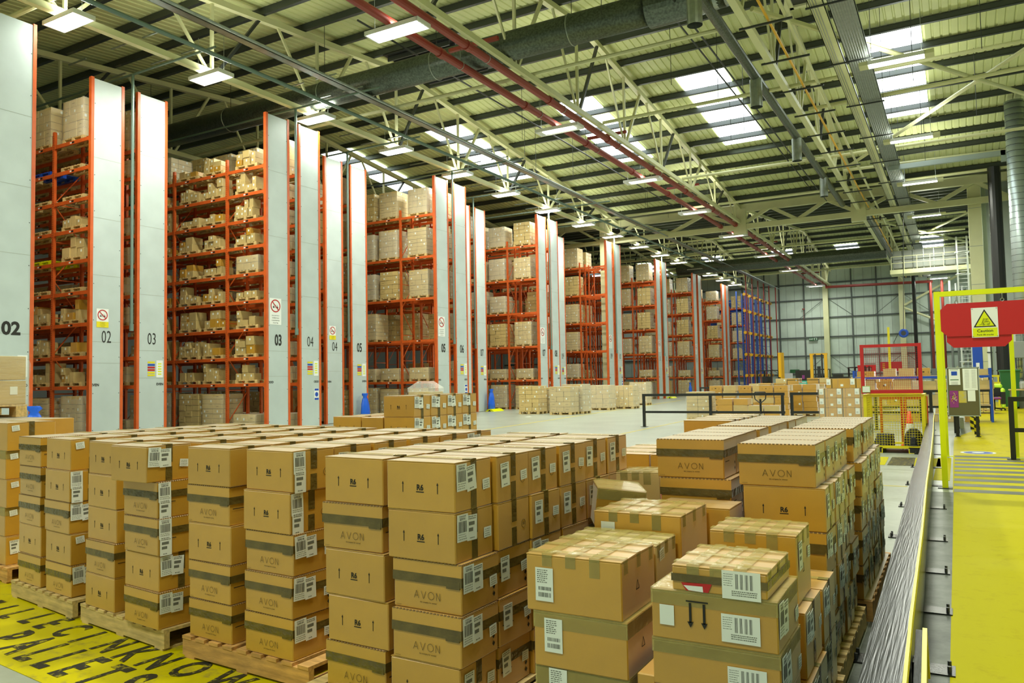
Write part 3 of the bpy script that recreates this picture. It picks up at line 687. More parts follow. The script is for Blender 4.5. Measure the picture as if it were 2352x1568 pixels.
VIEW = camo.matrix_world.inverted()
def pxsize(x, y, z, s):
    p = VIEW @ Vector((x, y, z)); return s/max(0.3, -p.z)
def carton(kind, x, y, z, where, rot=0.0, size=(0.425, 0.33, 0.243), labels=0, front=None, tape='auto', seed=0, group=None, force=False, desc=None, tilt=None):
    CART.append(dict(kind=kind, x=x, y=y, z=z, rot=rot, size=size, where=where, labels=labels, front=front, tape=tape, seed=seed, group=group, force=force, desc=desc, tilt=tilt,
                     key=pxsize(x, y, z, max(size[0], size[2]*1.4))+(10 if force else 0)))
def make_carton(c):
    w, d, h = c['size']; k = c['kind']
    body = cached(('c', k, w, d, h), lambda: carton_mesh(k, w, d, h))
    rot = c['rot'] if c['tilt'] is None else (c['tilt'][0], c['tilt'][1], c['rot'])
    o = link('carton', body, None, (c['x'], c['y'], c['z']), rot)
    tag(o, '%s %s' % (c['desc'] or KDESC[k], c['where']), 'cardboard box', c['group'])
    rg = random.Random(c['seed']*977+int(c['x']*100))
    big = c['key'] > 0.045
    if c['tape'] and big:
        tk = ('avon' if k == 'avon' else 'r6') if c['tape'] == 'auto' else c['tape']
        t = link('packing_tape', cached(('t', tk, w, d, h), lambda: tape_mesh(tk, w, d, h)), o)
    def lab(style, num, x, y, z, side, a=0.0):
        me = cached(('l', style, num), lambda: label_mesh(style, num))
        q = link('shipping_label', me, o, (x, y, z), (0, a, 0) if side == 'f' else (0, 0, 0))
        if side == 's':
            q.rotation_euler = (Matrix.Rotation(PI/2, 4, 'Z') @ Matrix.Rotation(a, 4, 'Y')).to_euler()
        return q
    if c['labels'] and big:
        num = NUMS[c['seed'] % len(NUMS)]; L = c['labels']; X = w/2+0.0045
        if L == 1: lab('storage', num, X, 0.055, h-0.075, 's', rg.uniform(-.05, .05)); lab('carrier', num, X+0.001, 0.135, h-0.085, 's', rg.uniform(-.12, .05)); lab('small', num, X, d-0.055, h-0.13, 's', rg.uniform(-.1, .1))
        if L == 2: lab('carrier', num, X, 0.075, h-0.10, 's', rg.uniform(-.08, .04)); lab('small', num, X, d-0.06, h-0.12, 's', rg.uniform(-.12, .12))
        if L == 3: lab('storage', num, X, 0.052, h-0.07, 's', rg.uniform(-.03, .03)); lab('carrier', num, X+.001, 0.056, h-0.185, 's', 0) if h > .22 else None
        if L == 4: lab('small', num, X, 0.07, h-0.05, 's', -0.12)
    if c.get('extra') == 'arrows':
        mb = MB(); T = FT(-0.06, -0.0045, h*0.30)
        quad(mb, T, -0.045, 0.045, h*0.52, h*0.55, 'ink')
        for sx_ in (-0.028, 0.028):
            quad(mb, T, sx_-0.005, sx_+0.005, 0.02, h*0.50, 'ink'); mb.add([T @ Vector(p) for p in ((sx_-0.013, 0, 0.024), (sx_, 0, 0.0), (sx_+0.013, 0, 0.024))], [(0, 1, 2)], 'ink')
        mb.build('printed_arrows', o)
    if c.get('extra') == 'red':
        mb = MB(); T = FT(-0.08, -0.0045, 0.004)
        mb.add([T @ Vector(p) for p in ((-0.05, 0, 0.0), (0.04, 0, 0.0), (0.055, 0, 0.035), (-0.07, 0, 0.03))], [(0, 1, 2, 3)], 'red')
        T = FT(-0.08, -0.0052, 0.004); mb.add([T @ Vector(p) for p in ((-0.04, 0, 0.002), (0.02, 0, 0.0), (0.018, 0, 0.022), (-0.06, 0, 0.02))], [(0, 1, 2, 3)], 'white'); mb.build('torn_sticker', o)
        mb = MB(); mb.box(-w/2-0.003, w/2+0.003, -0.0045, -0.003, h*0.38, h*0.68, 'tape'); mb.box(w/2+0.002, w/2+0.004, -0.0045, d, h*0.38, h*0.68, 'tape'); mb.build('dark_tape', o)
    if c['front'] and big:
        for style, x, z, a in c['front']: lab(style, NUMS[c['seed'] % len(NUMS)], x*w, -0.004, z*h, 'f', a)
    return o
def front_labels():
    pass

# ---------------------------------------------------------------- pallets
def pallet_mesh(style, w=1.2, d=1.0, wood='pallet_wood'):
    mb = MB(); rg = random.Random(style)
    if style == 'stringer':            # solid stringers along x, deck boards along y
        for y in (0.0, d/2-0.02, d-0.04): mb.box(-w/2, w/2, y, y+0.04, 0.018, 0.122, wood)
        n = 9
        for i in range(n):
            x = -w/2+(w-0.09)*i/(n-1); mb.box(x, x+0.09, -0.004, d+0.004, 0.122, 0.142, wood)
        for i in range(3):
            x = -w/2+0.02+(w-0.14)*i/2; mb.box(x, x+0.10, 0, d, 0, 0.018, wood)
    elif style == 'side':              # stringers along y: openings seen from the side are closed
        for x in (-w/2, -0.02, w/2-0.04): mb.box(x, x+0.04, 0, d, 0.018, 0.122, wood)
        n = 10
        for i in range(n):
            y = (d-0.09)*i/(n-1); mb.box(-w/2, w/2, y, y+0.09, 0.122, 0.142, wood)
        for i in range(3):
            y = (d-0.1)*i/2; mb.box(-w/2, w/2, y, y+0.10, 0, 0.018, wood)
    else:                              # block pallet
        for x in (-w/2, -0.07, w/2-0.14):
            for y in (0, d/2-0.06, d-0.12): mb.box(x, x+0.14, y, y+0.12, 0.02, 0.10, wood)
        for y in (0, d/2-0.06, d-0.12): mb.box(-w/2, w/2, y, y+0.12, 0.10, 0.12, wood); mb.box(-w/2, w/2, y, y+0.12, 0, 0.02, wood)
        n = 7
        for i in range(n):
            x = -w/2+(w-0.11)*i/(n-1); mb.box(x, x+0.11, 0, d, 0.12, 0.142, wood)
    return mb.mesh('pallet')
def pallet(x, y, z, rot, label, style='block', w=1.2, d=1.0, wood='pallet_wood', group=None):
    me = cached(('p', style, w, d, wood), lambda: pallet_mesh(style, w, d, wood))
    return tag(link('wooden_pallet', me, None, (x, y, z), rot), label, 'pallet', group)

# ---------------------------------------------------------------- stretch wrapped pallet loads
def film_shell(w, d, h, z0, m, rg, dome=False):
    mb = MB(); nz, per = 7, 24; pts = []
    for k in range(nz):
        z = z0+h*k/(nz-1)
        for i in range(per):
            a = i/per*4; s = int(a); f = a-s
            x, y = [(-w/2+w*f, 0), (w/2, d*f), (w/2-w*f, d), (-w/2, d-d*f)][s]
            q = 0.012+rg.uniform(0, 0.018) if k < nz-1 else -0.01
            cx, cy_ = x, y-d/2; l = math.hypot(cx, cy_); pts.append((x+cx/l*q, y+cy_/l*q, z+rg.uniform(-.01, .01)))
    fs = [(k*per+i, k*per+(i+1) % per, (k+1)*per+(i+1) % per, (k+1)*per+i) for k in range(nz-1) for i in range(per)]
    if dome:
        o = len(pts)
        for i in range(per):
            p = pts[(nz-1)*per+i]; pts.append((p[0]*0.45, d/2+(p[1]-d/2)*0.45, p[2]+0.28))
        fs += [((nz-1)*per+i, (nz-1)*per+(i+1) % per, o+(i+1) % per, o+i) for i in range(per)]
    mb.add(pts, fs, m); return mb
def load_parts(var):
    rg = random.Random(var*31+5)
    w, d = 1.18, 1.0
    style = var % 8
    hh = [1.50, 1.60, 1.36, 1.55, 1.50, 0.55, 1.15, 1.62][style]
    bw, bd, bh = [(0.39, 0.5, 0.26), (0.30, 0.33, 0.28), (0.59, 0.5, 0.19), (0.39, 0.33, 0.225), (0.295, 0.25, 0.31), (0.39, 0.33, 0.275), (0.59, 0.33, 0.2), (0.39, 0.5, 0.345)][style]
    mb = MB(); lb = MB(); z = 0.142; layer = 0
    while z+bh <= hh+0.15:
        nx = max(1, round(w/bw)); ny = max(1, round(d/bd)); sh = (layer % 2)*(0.5 if nx > 1 and style in (0, 3, 6) else 0)
        for i in range(nx):
            for j in range(ny):
                if 0 < i < nx-1 and 0 < j < ny-1: continue
                x0 = -w/2+i*w/nx+rg.uniform(0.002, .012); x1 = -w/2+(i+1)*w/nx-rg.uniform(0.002, .012); y0 = j*d/ny+rg.uniform(-.008, .012); y1 = (j+1)*d/ny-rg.uniform(0, .01)
                if sh: x0 += (rg.uniform(-.03, .03) if 0 < i else 0)
                mb.bevbox(x0, x1, y0, y1, z, z+bh-0.009, 'card_pale', 0.006)
                if j == 0 and rg.random() < 0.4:
                    lx = rg.uniform(x0+0.05, x1-0.10); lz = z+rg.uniform(0.04, bh-0.12); mb.box(lx, lx+0.07, y0-0.004, y0-0.001, lz, lz+0.085, 'paper')
                if j == 0 and rg.random() < 0.3: mb.box((x0+x1)/2-0.07, (x0+x1)/2+0.07, y0-0.003, y0-0.0005, z+bh*0.45, z+bh*0.5, 'ink_soft')
                if i == nx-1 and rg.random() < 0.3:
                    ly = rg.uniform(y0+0.03, y1-0.1); mb.box(x1+0.001, x1+0.004, ly, ly+0.08, z+bh*0.4, z+bh*0.4+0.09, 'paper')
        z += bh; layer += 1
    fl = film_shell(w+0.01, d+0.01, z-0.142+0.02, 0.12, 'film' if var % 3 else 'film_thick', rg)
    return mb.mesh('carton_stack'), lb.mesh('labels') if lb.v else None, (fl.mesh('stretch_film', True) if var % 4 != 3 else None)
RACKLOADS = []
def rack_load(*a, **k): RACKLOADS.append((pxsize(a[0], a[1], a[2]+0.7, 1.5), a, k))
def pallet_load(x, y, z, rot, label, var=0, sc=1.0, group=None):
    P = cached(('load', var), lambda: load_parts(var))
    t = empty('pallet_load', label, 'pallet load', (x, y, z), rot, group)
    if sc != 1: t.scale = (sc, 1, sc)
    link('pallet', cached(('p', 'block', 1.2, 1.0, 'pallet_wood'), lambda: pallet_mesh('block')), t)
    s = link('carton_stack', P[0], t)
    if P[1]: link('paper_labels', P[1], s)
    if P[2]: link('stretch_film', P[2], t)
    return t

# ================================================================ RACKS
NW = ['zero', 'one', 'two', 'three', 'four', 'five', 'six', 'seven', 'eight', 'nine', 'ten', 'eleven', 'twelve', 'thirteen', 'fourteen', 'fifteen', 'sixteen', 'seventeen', 'eighteen']
def post_mesh(hh):
    mb = MB()
    mb.box(-0.05, 0.05, -0.005, 0.02, 0, hh, 'rack_orange'); mb.box(-0.05, -0.035, 0.02, 0.09, 0, hh, 'rack_orange'); mb.box(0.035, 0.05, 0.02, 0.09, 0, hh, 'rack_orange')
    mb.box(-0.08, 0.08, -0.04, 0.12, 0, 0.012, 'rack_orange')
    z = 0.15
    while z < hh-0.1:
        for s in (-0.022, 0.022): mb.box(s-0.007, s+0.007, -0.0065, -0.004, z, z+0.035, 'slot')
        z += 0.0762
    return mb.mesh('upright_post')
def brace_mesh(hh):
    mb = MB(); z = 0.3; s = 0
    while z+1.3 < hh:
        mb.bar((0, 0.06, z), (0, 1.02, z), 0.03, 0.03, 'rack_orange')
        a, b = (0.06, 1.02) if s % 2 == 0 else (1.02, 0.06); mb.bar((0, a, z+0.05), (0, b, z+1.25), 0.03, 0.03, 'rack_orange'); z += 1.3; s += 1
    return mb.mesh('frame_brace')
def beam_mesh(L):
    mb = MB(); mb.box(0, L, 0, 0.05, -0.12, 0, 'rack_orange'); mb.box(-0.0, 0.04, -0.008, 0, -0.16, 0.03, 'rack_orange'); mb.box(L-0.04, L, -0.008, 0, -0.16, 0.03, 'rack_orange')
    n = int(L/1.1)
    for i in range(n): 
        x = L*(i+0.5)/n; mb.box(x-0.09, x+0.0, -0.003, 0, -0.085, -0.035, 'paper'); mb.box(x+0.02, x+0.15, -0.003, 0, -0.09, -0.03, 'ink')
    return mb.mesh('shelf_beam')
def prohib_sign(mb, T, wd, hgt, txt, low='paper'):
    mb.add([T @ Vector(p) for p in ((-wd/2, 0.0, 0), (wd/2, 0, 0), (wd/2, 0, hgt), (-wd/2, 0, hgt))], [(0, 1, 2, 3)], 'white')
    r = wd*0.42; c = Vector((0, -0.004, hgt-wd*0.5)); n = 28; vs = []
    for i in range(n):
        a = 2*PI*i/n; vs += [c+Vector((math.cos(a), 0, math.sin(a)))*r, c+Vector((math.cos(a), 0, math.sin(a)))*r*0.82]
    mb.add([T @ v for v in vs], [(2*i, 2*((i+1) % n), 2*((i+1) % n)+1, 2*i+1) for i in range(n)], 'red')
    for s in (-1, 1):   # two small trucks
        o = c+Vector((s*r*0.38, 0.001, -r*0.2))
        for (x0, x1, z0, z1) in ((-0.16, 0.16, -0.05, 0.10), (-0.02*s-0.03, -0.02*s+0.03, 0.1, 0.36), (-0.26*s-0.02, -0.26*s+0.02, -0.1, 0.4), (-0.36*s-0.1*0, -0.2*s, -0.1, -0.06)):
            x0, x1 = min(x0, x1), max(x0, x1); quad(mb, T @ Matrix.Translation(o), x0*r, x1*r, z0*r, z1*r, 'ink')
        quad(mb, T @ Matrix.Translation(o), -0.14*r, -0.04*r, -0.14*r, -0.05*r, 'ink'); quad(mb, T @ Matrix.Translation(o), 0.04*r, 0.14*r, -0.14*r, -0.05*r, 'ink')
    d = Vector((1, 0, -1)).normalized(); nn = Vector((1, 0, 1)).normalized()*r*0.08; o2 = Vector((0, -0.002, 0))
    mb.add([T @ (p+o2) for p in (c-d*r*0.9-nn, c+d*r*0.9-nn, c+d*r*0.9+nn, c-d*r*0.9+nn)], [(0, 1, 2, 3)], 'red')
    if low != 'paper': quad(mb, T @ FT(0, -0.003, 0), -wd/2, wd/2, 0, hgt-wd*1.02, low)
    rows = ['ONLY ONE TRUCK', 'OR PEDESTRIANS', 'IN AISLE PERMITTED', 'AT ANY TIME']
    zt = hgt-wd*1.0
    for i, s_ in enumerate(rows): put_text(mb, s_, T @ FT(0, -0.006, zt*(0.78-0.22*i)), zt*0.09, 'ink', 0.0, 0.85)
def racks():
    near_lv = [1.86, 2.85, 3.94, 5.0, 6.05, 7.1, 8.12, 9.15, 10.12]
    far_lv = [1.84, 3.92, 6.02, 8.12, 10.22]
    HH = 12.05
    pm = cached('post', lambda: post_mesh(HH)); bm = cached('brace', lambda: brace_mesh(HH)); pm2 = cached('post2', lambda: post_mesh(10.6)); bm2 = cached('brace2', lambda: brace_mesh(10.6))
    Bm = {L: beam_mesh(L) for L in (2.0, 3.1)}
    for k in range(-1, 16):
        back = (k % 2 == 0); X = -24.5 if back else -22.32
        Ys = 15.2+5.46*k
        for side in ('L', 'R'):
            if k == -1 and side == 'L': continue
            num = k+2 if side == 'L' else k+3
            y0 = Ys if side == 'L' else Ys+1.68-(0.36 if k == -1 else 0)
            near = k <= 1
            lv = near_lv if (k <= 1) else far_lv
            if back and k > 8: continue
            t = empty('pallet_rack', 'tall orange pallet rack, white end panel numbered %s, %s side of that aisle' % (NW[num], 'far' if side == 'L' else 'near'), 'racking', (X, y0, 0))
            xs = [-0.05, -2.15, -5.3, -8.45]
            for i, xx in enumerate(xs):
                for yy, r in ((0, 0), (1.08, PI)):
                    link('upright_post', pm if i == 0 else pm2, t, (xx, yy, 0), r)
                link('frame_brace', bm if i == 0 else bm2, t, (xx, 0, 0))
            for i in range(len(xs)-1):
                L = 2.0 if i == 0 else 3.1
                for z in lv:
                    if i == 0 and k == 7 and side == 'L' and False: continue
                    link('shelf_beam', Bm[L], t, (xs[i+1]+0.02+(0.03 if L == 2.0 else 0), 0.0, z), 0)
                    link('shelf_beam', Bm[L], t, (xs[i+1]+0.02+(0.03 if L == 2.0 else 0)+L, 1.08, z), PI)
            # back ties across the end of the frame
            # end panel
            p = MB(); p.box(0.02, 0.06, 0.05, 1.03, 0.02, HH, 'panel_white')
            off = 0.25*(num % 3)
            for z in (2.1+off, 3.05+off*0.5, 5.0+off, 7.4, 9.9-off): p.box(0.059, 0.062, 0.05, 1.03, z, z+0.012, 'joint')
            for z in [0.4+1.2*i for i in range(10)]:
                for y in (0.09, 0.99): p.box(0.06, 0.064, y-0.012, y+0.012, z, z+0.024, 'dark_steel')
            e = p.build('end_panel', t)
            c = MB()
            for y in (0.0, 1.08): c.box(-0.06, 0.075, y-0.05, y+0.05, 0, HH+0.04, 'rack_orange')
            c.build('corner_post', t)
            T = lambda y, z: Matrix.Translation((0.066, y, z)) @ Matrix.Rotation(PI/2, 4, 'Z')
            bold = {(2, 'R'): 0.035, (3, 'L'): 0.03, (5, 'R'): 0.02, (5, 'L'): 0.03, (6, 'R'): 0.02, (7, 'L'): 0.02, (7, 'R'): 0.01, (8, 'R'): 0.02}.get((num, side), -0.004)
            m = MB(); put_text(m, '%02d' % num, T(0.54, 3.28), 0.42 if k > -1 else 0.36, 'ink', bold, 0.62 if k > -1 else 1.0); m.build('aisle_number', e)
            if side == 'L' and num not in (8,) and k < 14:
                m = MB()
                yellow = num % 2 == 0
                prohib_sign(m, T(0.40, 3.78 if yellow else 4.05), 0.58 if not yellow else 0.42, 1.0 if not yellow else 0.62, '', 'yellow_paint' if yellow else 'paper'); m.build('warning_sign', e)
            if side == 'R' or k == -1:
                m = MB()
                for i, cc in enumerate(('yellow_paint', 'blue', 'red', 'red', 'yellow_paint', 'yellow_paint')): m.box(0.064, 0.068, 0.38, 0.66, 2.62-i*0.09, 2.68-i*0.09, cc)
                m.box(0.063, 0.066, 0.72, 0.98, 2.12, 2.72, 'white')
                for i in range(5): m.box(0.066, 0.068, 0.78, 0.92, 2.58-i*0.09, 2.62-i*0.09, 'lime_yellow')
                m.build('location_sign', e)
            if k < 10:
                m = MB(); put_text(m, 'ODD' if (num % 2 == 1 and side == 'L') or (num % 2 == 0 and side == 'R') else 'EVEN', T(0.16 if side == 'L' else 0.86, 1.85), 0.085, 'ink', 0.03); m.build('odd_even_sign', e)
            if (num, side) in ((4, 'R'), (6, 'R'), (10, 'R')):
                m = MB(); m.box(0.063, 0.068, 0.74, 1.0, 1.15, 1.62, 'white'); m.box(0.068, 0.070, 0.76, 0.98, 1.53, 1.61, 'blue'); m.box(0.068, 0.070, 0.76, 0.98, 1.16, 1.24, 'blue')
                mm = MB(); mm.lathe([(0.0, 0), (0.09, 0)], 'blue', n=16); Tm = Matrix.Translation((0.070, 0.87, 1.38)) @ Matrix.Rotation(PI/2, 4, 'Y'); m.add([Tm @ Vector(v) for v in mm.v], mm.f, 'blue'); m.build('blue_sign', e)
    return near_lv, far_lv
near_lv, far_lv = racks()
LEVW = ['on the floor', 'first shelf up', 'second shelf up', 'third shelf up', 'fourth shelf up', 'fifth shelf up', 'sixth shelf up', 'seventh shelf up', 'eighth shelf up', 'top shelf']
def rack_goods():
    rg = random.Random(11)
    SLOT = [(-1.12, 'end slot'), (-2.95, 'second slot'), (-4.45, 'third slot'), (-6.1, 'fourth slot'), (-7.6, 'fifth slot')]
    for k in range(-1, 16):
        back = (k % 2 == 0); X = -24.5 if back else -22.32; Ys = 15.2+5.46*k
        if back and k > 6: continue
        for side in ('L', 'R'):
            if k == -1 and side == 'L': continue
            num = k+2 if side == 'L' else k+3; y0 = Ys if side == 'L' else Ys+1.68-(0.36 if k == -1 else 0)
            lv = near_lv if k <= 1 else far_lv
            lvs = [0.0]+lv
            slots = SLOT if side == 'L' else SLOT[:4]
            if side == 'R' and (k > 8): continue
            if side == 'R' and k > 4: slots = SLOT[:2]
            if side == 'L' and k >= 7: slots = SLOT[:3]
            if side == 'L' and back and k >= 4: slots = SLOT[:2]
            for si, (sx, sn) in enumerate(slots):
                for li, z in enumerate(lvs):
                    lw = LEVW[li] if li < len(lvs)-1 else 'top shelf'
                    pos = '%s, %s, rack %s %s side' % (lw, sn, NW[num], 'far' if side == 'L' else 'near')
                    x = X+sx+rg.uniform(-.06, .06); y = y0+0.04
                    if k == 7 and sx > -2: continue   # the empty frame with the column
                    if k <= 1:
                        if side == 'R':
                            if rg.random() < 0.93:
                                rack_load(x, y, z, 0, 'small pallet of cartons %s' % pos, 5 if lvs[-1] != z else 1, 0.95)
                            continue
                        if li == len(lvs)-1 and k == 0:
                            rack_load(x, y, z, 0, 'film wrapped pallet load %s' % pos, 0 if si == 0 else 8, 1.0); continue
                        if li == 0:
                            if k == 1 and si == 0: 
                                rack_load(x-0.1, y, 0, 0, 'low pallet of cartons %s' % pos, 5); continue
                            rack_load(x, y, 0, 0, 'film wrapped pallet load %s' % pos, 9+si % 3, 1.0); continue
                        if k == 1 and li == len(lvs)-1 and si == 3:
                            rack_load(x, y, z, 0, 'silver film wrapped pallet load %s' % pos, 6); continue
                        if k == 1 and li == 5 and si == 0:
                            rack_load(x, y, z, 0, 'low crumpled film wrapped pallet load %s' % pos, 5); continue
                        blue = (k == 0 and li == 8 and si == 1)
                        pallet(x, y, z, 0, ('blue pallet ' if blue else ('lime pallet ' if (k == 0 and li == 5 and si == 1) else 'wooden pallet '))+pos, 'block', wood='blue' if blue else ('lime_yellow' if (k == 0 and li == 5 and si == 1) else 'pallet_wood'))
                        if k == 0 and li in (4, 5, 6, 7, 8) and rg.random() < 0.8: continue
                        # loose cartons on the pallet
                        xx = x-0.58; nb = 0; rowsn = 1 if rg.random() < 0.55 else 2
                        gap = 0.92-0.142
                        while xx < x+0.42:
                            bw = rg.choice([0.2, 0.24, 0.3, 0.36, 0.42]); bh = rg.choice([0.2, 0.24, 0.28, 0.33]); bd = rg.choice([0.38, 0.5, 0.6])
                            if xx+bw > x+0.6: break
                            lay = 0; zz = z+0.142; top = rg.choice([1, 1, 2, 2]) if bh < 0.34 else 1
                            while lay < top and zz+bh < z+gap+0.1:
                                nb += 1
                                carton('pale' if rg.random() < 0.85 else 'plain', xx+bw/2, y+rg.uniform(0, .06), zz, '%s on the pallet, %s' % (ORD[nb], pos), rg.uniform(-.03, .03), (bw, bd, bh), 0, [('plain', rg.uniform(-.15, .15), 0.62, 0)] if rg.random() < .85 else None, None, nb, desc='small carton')
                                zz += bh+0.002; lay += 1
                            xx += bw+rg.choice([0.005, 0.01, 0.08])
                    else:
                        if rg.random() < 0.07 and li: continue
                        low = (lvs[li] < 2.5 and li == 1)
                        v = rg.choice([0, 1, 3, 4, 7, 8, 9, 11, 12, 2, 10, 6]) if not low else rg.choice([5, 13, 5, 6])
                        hfit = 1.18 if (not low and li) else 1.0
                        rack_load(x, y, z, 0, '%s %s' % ('film wrapped pallet load' if v % 4 != 3 else 'strapped pallet load', pos), v, 1.0)
ORD = ['', 'first', 'second', 'third', 'fourth', 'fifth', 'sixth', 'seventh', 'eighth', 'ninth', 'tenth', 'eleventh', 'twelfth']
rack_goods()
# what shows of each load: the far side racks' fronts come first, the hidden near side ones last
RACKLOADS.sort(key=lambda q: -(q[0]*(0.35 if 'near side' in q[1][4] else 1.0)*(0.6 if ('fourth slot' in q[1][4] or 'fifth slot' in q[1][4]) else 1.0)))
for q in RACKLOADS[:285]: pallet_load(*q[1], **q[2])
rest = MB()
for q in RACKLOADS[285:]:
    P = cached(('load', q[1][5]), lambda: load_parts(q[1][5])); T = Matrix.Translation(q[1][:3])
    for me in (P[0], cached(('p', 'block', 1.2, 1.0, 'pallet_wood'), lambda: pallet_mesh('block'))):
        vs_ = [T @ v.co for v in me.vertices]; groups = {}
        for p in me.polygons: groups.setdefault(me.materials[p.material_index].name, []).append(tuple(p.vertices))
        o_ = len(rest.v); rest.v += [tuple(v) for v in vs_]
        for mn, fs_ in groups.items():
            k_ = rest.mi(mn)
            for f_ in fs_: rest.f.append(tuple(i+o_ for i in f_)); rest.m.append(k_)
print('LOADS', len(RACKLOADS))
if rest.v:
    o = rest.build('hidden_pallet_goods'); o['kind'] = 'stuff'; tag(o, 'pallets of cartons deep in the racks, mostly hidden behind the front ones', 'palletised goods')

# ================================================================ FOREGROUND STACKS
LAY = ['topmost', 'second from top', 'middle', 'second from bottom', 'bottom']
NTH = ['leftmost', 'second', 'third', 'fourth', 'fifth', 'sixth', 'seventh', 'eighth']
def front_stacks():
    a, r = 'avon', 'r6'
    W, D, Hc = 0.425, 0.33, 0.2425
    cols = [(-6.78, 3.70, -0.13, [a, a, a, r, a], 0.43), (-6.24, 3.62, -0.13, [r, r, a, r, a], 0.43), (-5.54, 3.54, -0.12, [r, r, r, a, r], 0.43), (-4.93, 3.42, -0.10, [r, a, a, r, a], 0.43),
            (-4.21, 3.42, -0.06, [r, a, r, a, a], 0.425), (-3.63, 3.38, -0.06, [r, r, a, a, a], 0.425), (-2.80, 3.20, -0.03, [r, a, r, r, a], 0.42), (-2.32, 3.16, -0.03, [r, r, a, a, r], 0.42)]
    lab_front = {3: [1, 3, 3, 1, 1], 5: [3, 3, 1, 1, 1], 7: [1, 1, 1, 1, 2], 1: [4, 3, 1, 4, 1], 0: [0, 0, 4, 0, 0], 2: [0]*5, 4: [0]*5, 6: [0]*5}
    seeds = {3: [0, 4, 5, 6, 7], 5: [8, 9, 10, 11, 12], 7: [13, 14, 15, 16, 12], 1: [3, 1, 2, 3, 6]}
    stuff = MB(); rg = random.Random(3)
    for ci, (x, y, rot, kinds, wd) in enumerate(cols):
        nm = '%s front stack%s' % (NTH[ci], '' if ci == 0 else ' from the left')
        odd = ci % 2 == 1
        for row in range(6):
            yy = row*(D+0.012)+(0.02 if row >= 3 else 0)
            bx = x - math.sin(rot)*yy; by = y + math.cos(rot)*yy
            if row > 0: bx += 0.0
            for li in range(5):
                z = 0.142+(4-li)*(Hc+0.0015)
                if row == 0:
                    dx, dy, dr = rg.uniform(-.012, .012), rg.uniform(-.012, .008), rg.uniform(-.02, .02)
                    if ci == 3 and li == 0: dx, dy, dr = 0.0, -0.08, 0.03
                    if ci == 3 and li > 0: dx += 0.03
                    if ci == 5 and li < 2: dx -= 0.02
                    if ci in (6, 7) and li < 2: dx -= 0.012
                    carton(kinds[li], bx+dx, by+dy, z, '%s in the %s' % (LAY[li], nm), rot+dr, (wd, D, Hc), lab_front[ci][li], None, 'auto', seeds.get(ci, [li]*5)[li], force=True)
                elif li == 0 or (odd and row == 1) or ci == 7:
                    k = r if li < 2 else (a if rg.random() < 0.5 else r)
                    dz = rg.uniform(0, 0.0)
                    carton(k, bx+rg.uniform(-.012, .012), by, z, '%s, %s row, behind the %s' % (LAY[li], ORD[row+1], nm), rot+rg.uniform(-.02, .02), (wd, D, Hc), 2 if (ci == 7 or odd) and rg.random() < 0.85 else (1 if rg.random() < .3 else 0), None, 'auto', rg.randint(0, 17), force=(ci == 7 or row < 4))
                else:
                    T = Matrix.Translation((bx, by, z)) @ Matrix.Rotation(rot, 4, 'Z'); stuff.bevbox(-W/2, W/2, 0.003, D-0.003, 0, Hc, 'card', 0.004, T)
    for i, (x, y, rot) in enumerate(((-6.50, 3.64, -0.14), (-5.23, 3.485, -0.12), (-3.87, 3.38, -0.05), (-2.545, 3.16, -0.03))):
        for j in range(2):
            yy = j*1.06
            pallet(x-math.sin(rot)*yy, y+math.cos(rot)*yy, 0, rot, 'wooden pallet under the %s pair of front stacks, %s row' % (('leftmost', 'second', 'third', 'fourth')[i], ('front', 'back')[j]), 'stringer', 1.17, 1.03, 'pallet_wood_warm' if i == 2 else 'pallet_wood')
    # middle distance stacks just behind
    for (cx, nl, nm) in ((-6.38, 5, 'low left stack'), (-5.60, 6, 'tall right stack')):
        for row in range(4):
            for li in range(nl):
                z = 0.142+(nl-1-li)*0.2445
                if li < (3 if nl == 6 else 1) or (row == 0 and li < 3):
                    carton(r, cx, 7.16+row*0.335, z, '%s, %s row, %s of the pair behind the front field' % (('topmost', 'second down', 'third down')[li], ORD[row+1], nm), rg.uniform(-.02, .02), (0.43, D, Hc), 1 if nl == 6 else 0, None, 'auto', rg.randint(0, 17), force=True)
                else: stuff.bevbox(cx-0.21, cx+0.21, 7.16+row*0.335, 7.16+row*0.335+0.325, z, z+0.24, 'card', 0.004)
    for row in range(4):
        for li in range(5): stuff.bevbox(-6.15, -5.83, 7.16+row*0.335, 7.48+row*0.335, 0.142+li*0.2445, 0.38+li*0.2445, 'card', 0.004)
    pallet(-6.0, 7.1, 0, 0, 'wooden pallet under the two stacks behind the front field', 'side', 1.3, 1.4)
    # low stack left of centre right: R6 with open field behind
    for cx in (-2.48, -2.04):
        for row in range(3):
            for li in range(4):
                z = 0.142+(3-li)*0.2445
                if li == 0 or row == 0:
                    carton(r, cx, 6.25+row*0.335, z, '%s, %s row, %s stack between the two big groups' % (LAY[li], ORD[row+1], 'left' if cx < -2.3 else 'right'), 0.0, (0.43, D, Hc), 0, None, 'auto', 3)
                else: stuff.bevbox(cx-0.21, cx+0.21, 6.25+row*0.335, 6.575+row*0.335, z, z+0.24, 'card', 0.004)
    pallet(-2.26, 6.22, 0, 0, 'wooden pallet under the four high stacks between the big groups', 'side', 1.0, 1.05)
    # right hand group, two pallets deep
    colsR = [(-1.50, 4.86, [a, a, r, a, r], 'left stack of the right group'), (-0.925, 4.66, [a, r, a, r, a], 'right stack of the right group')]
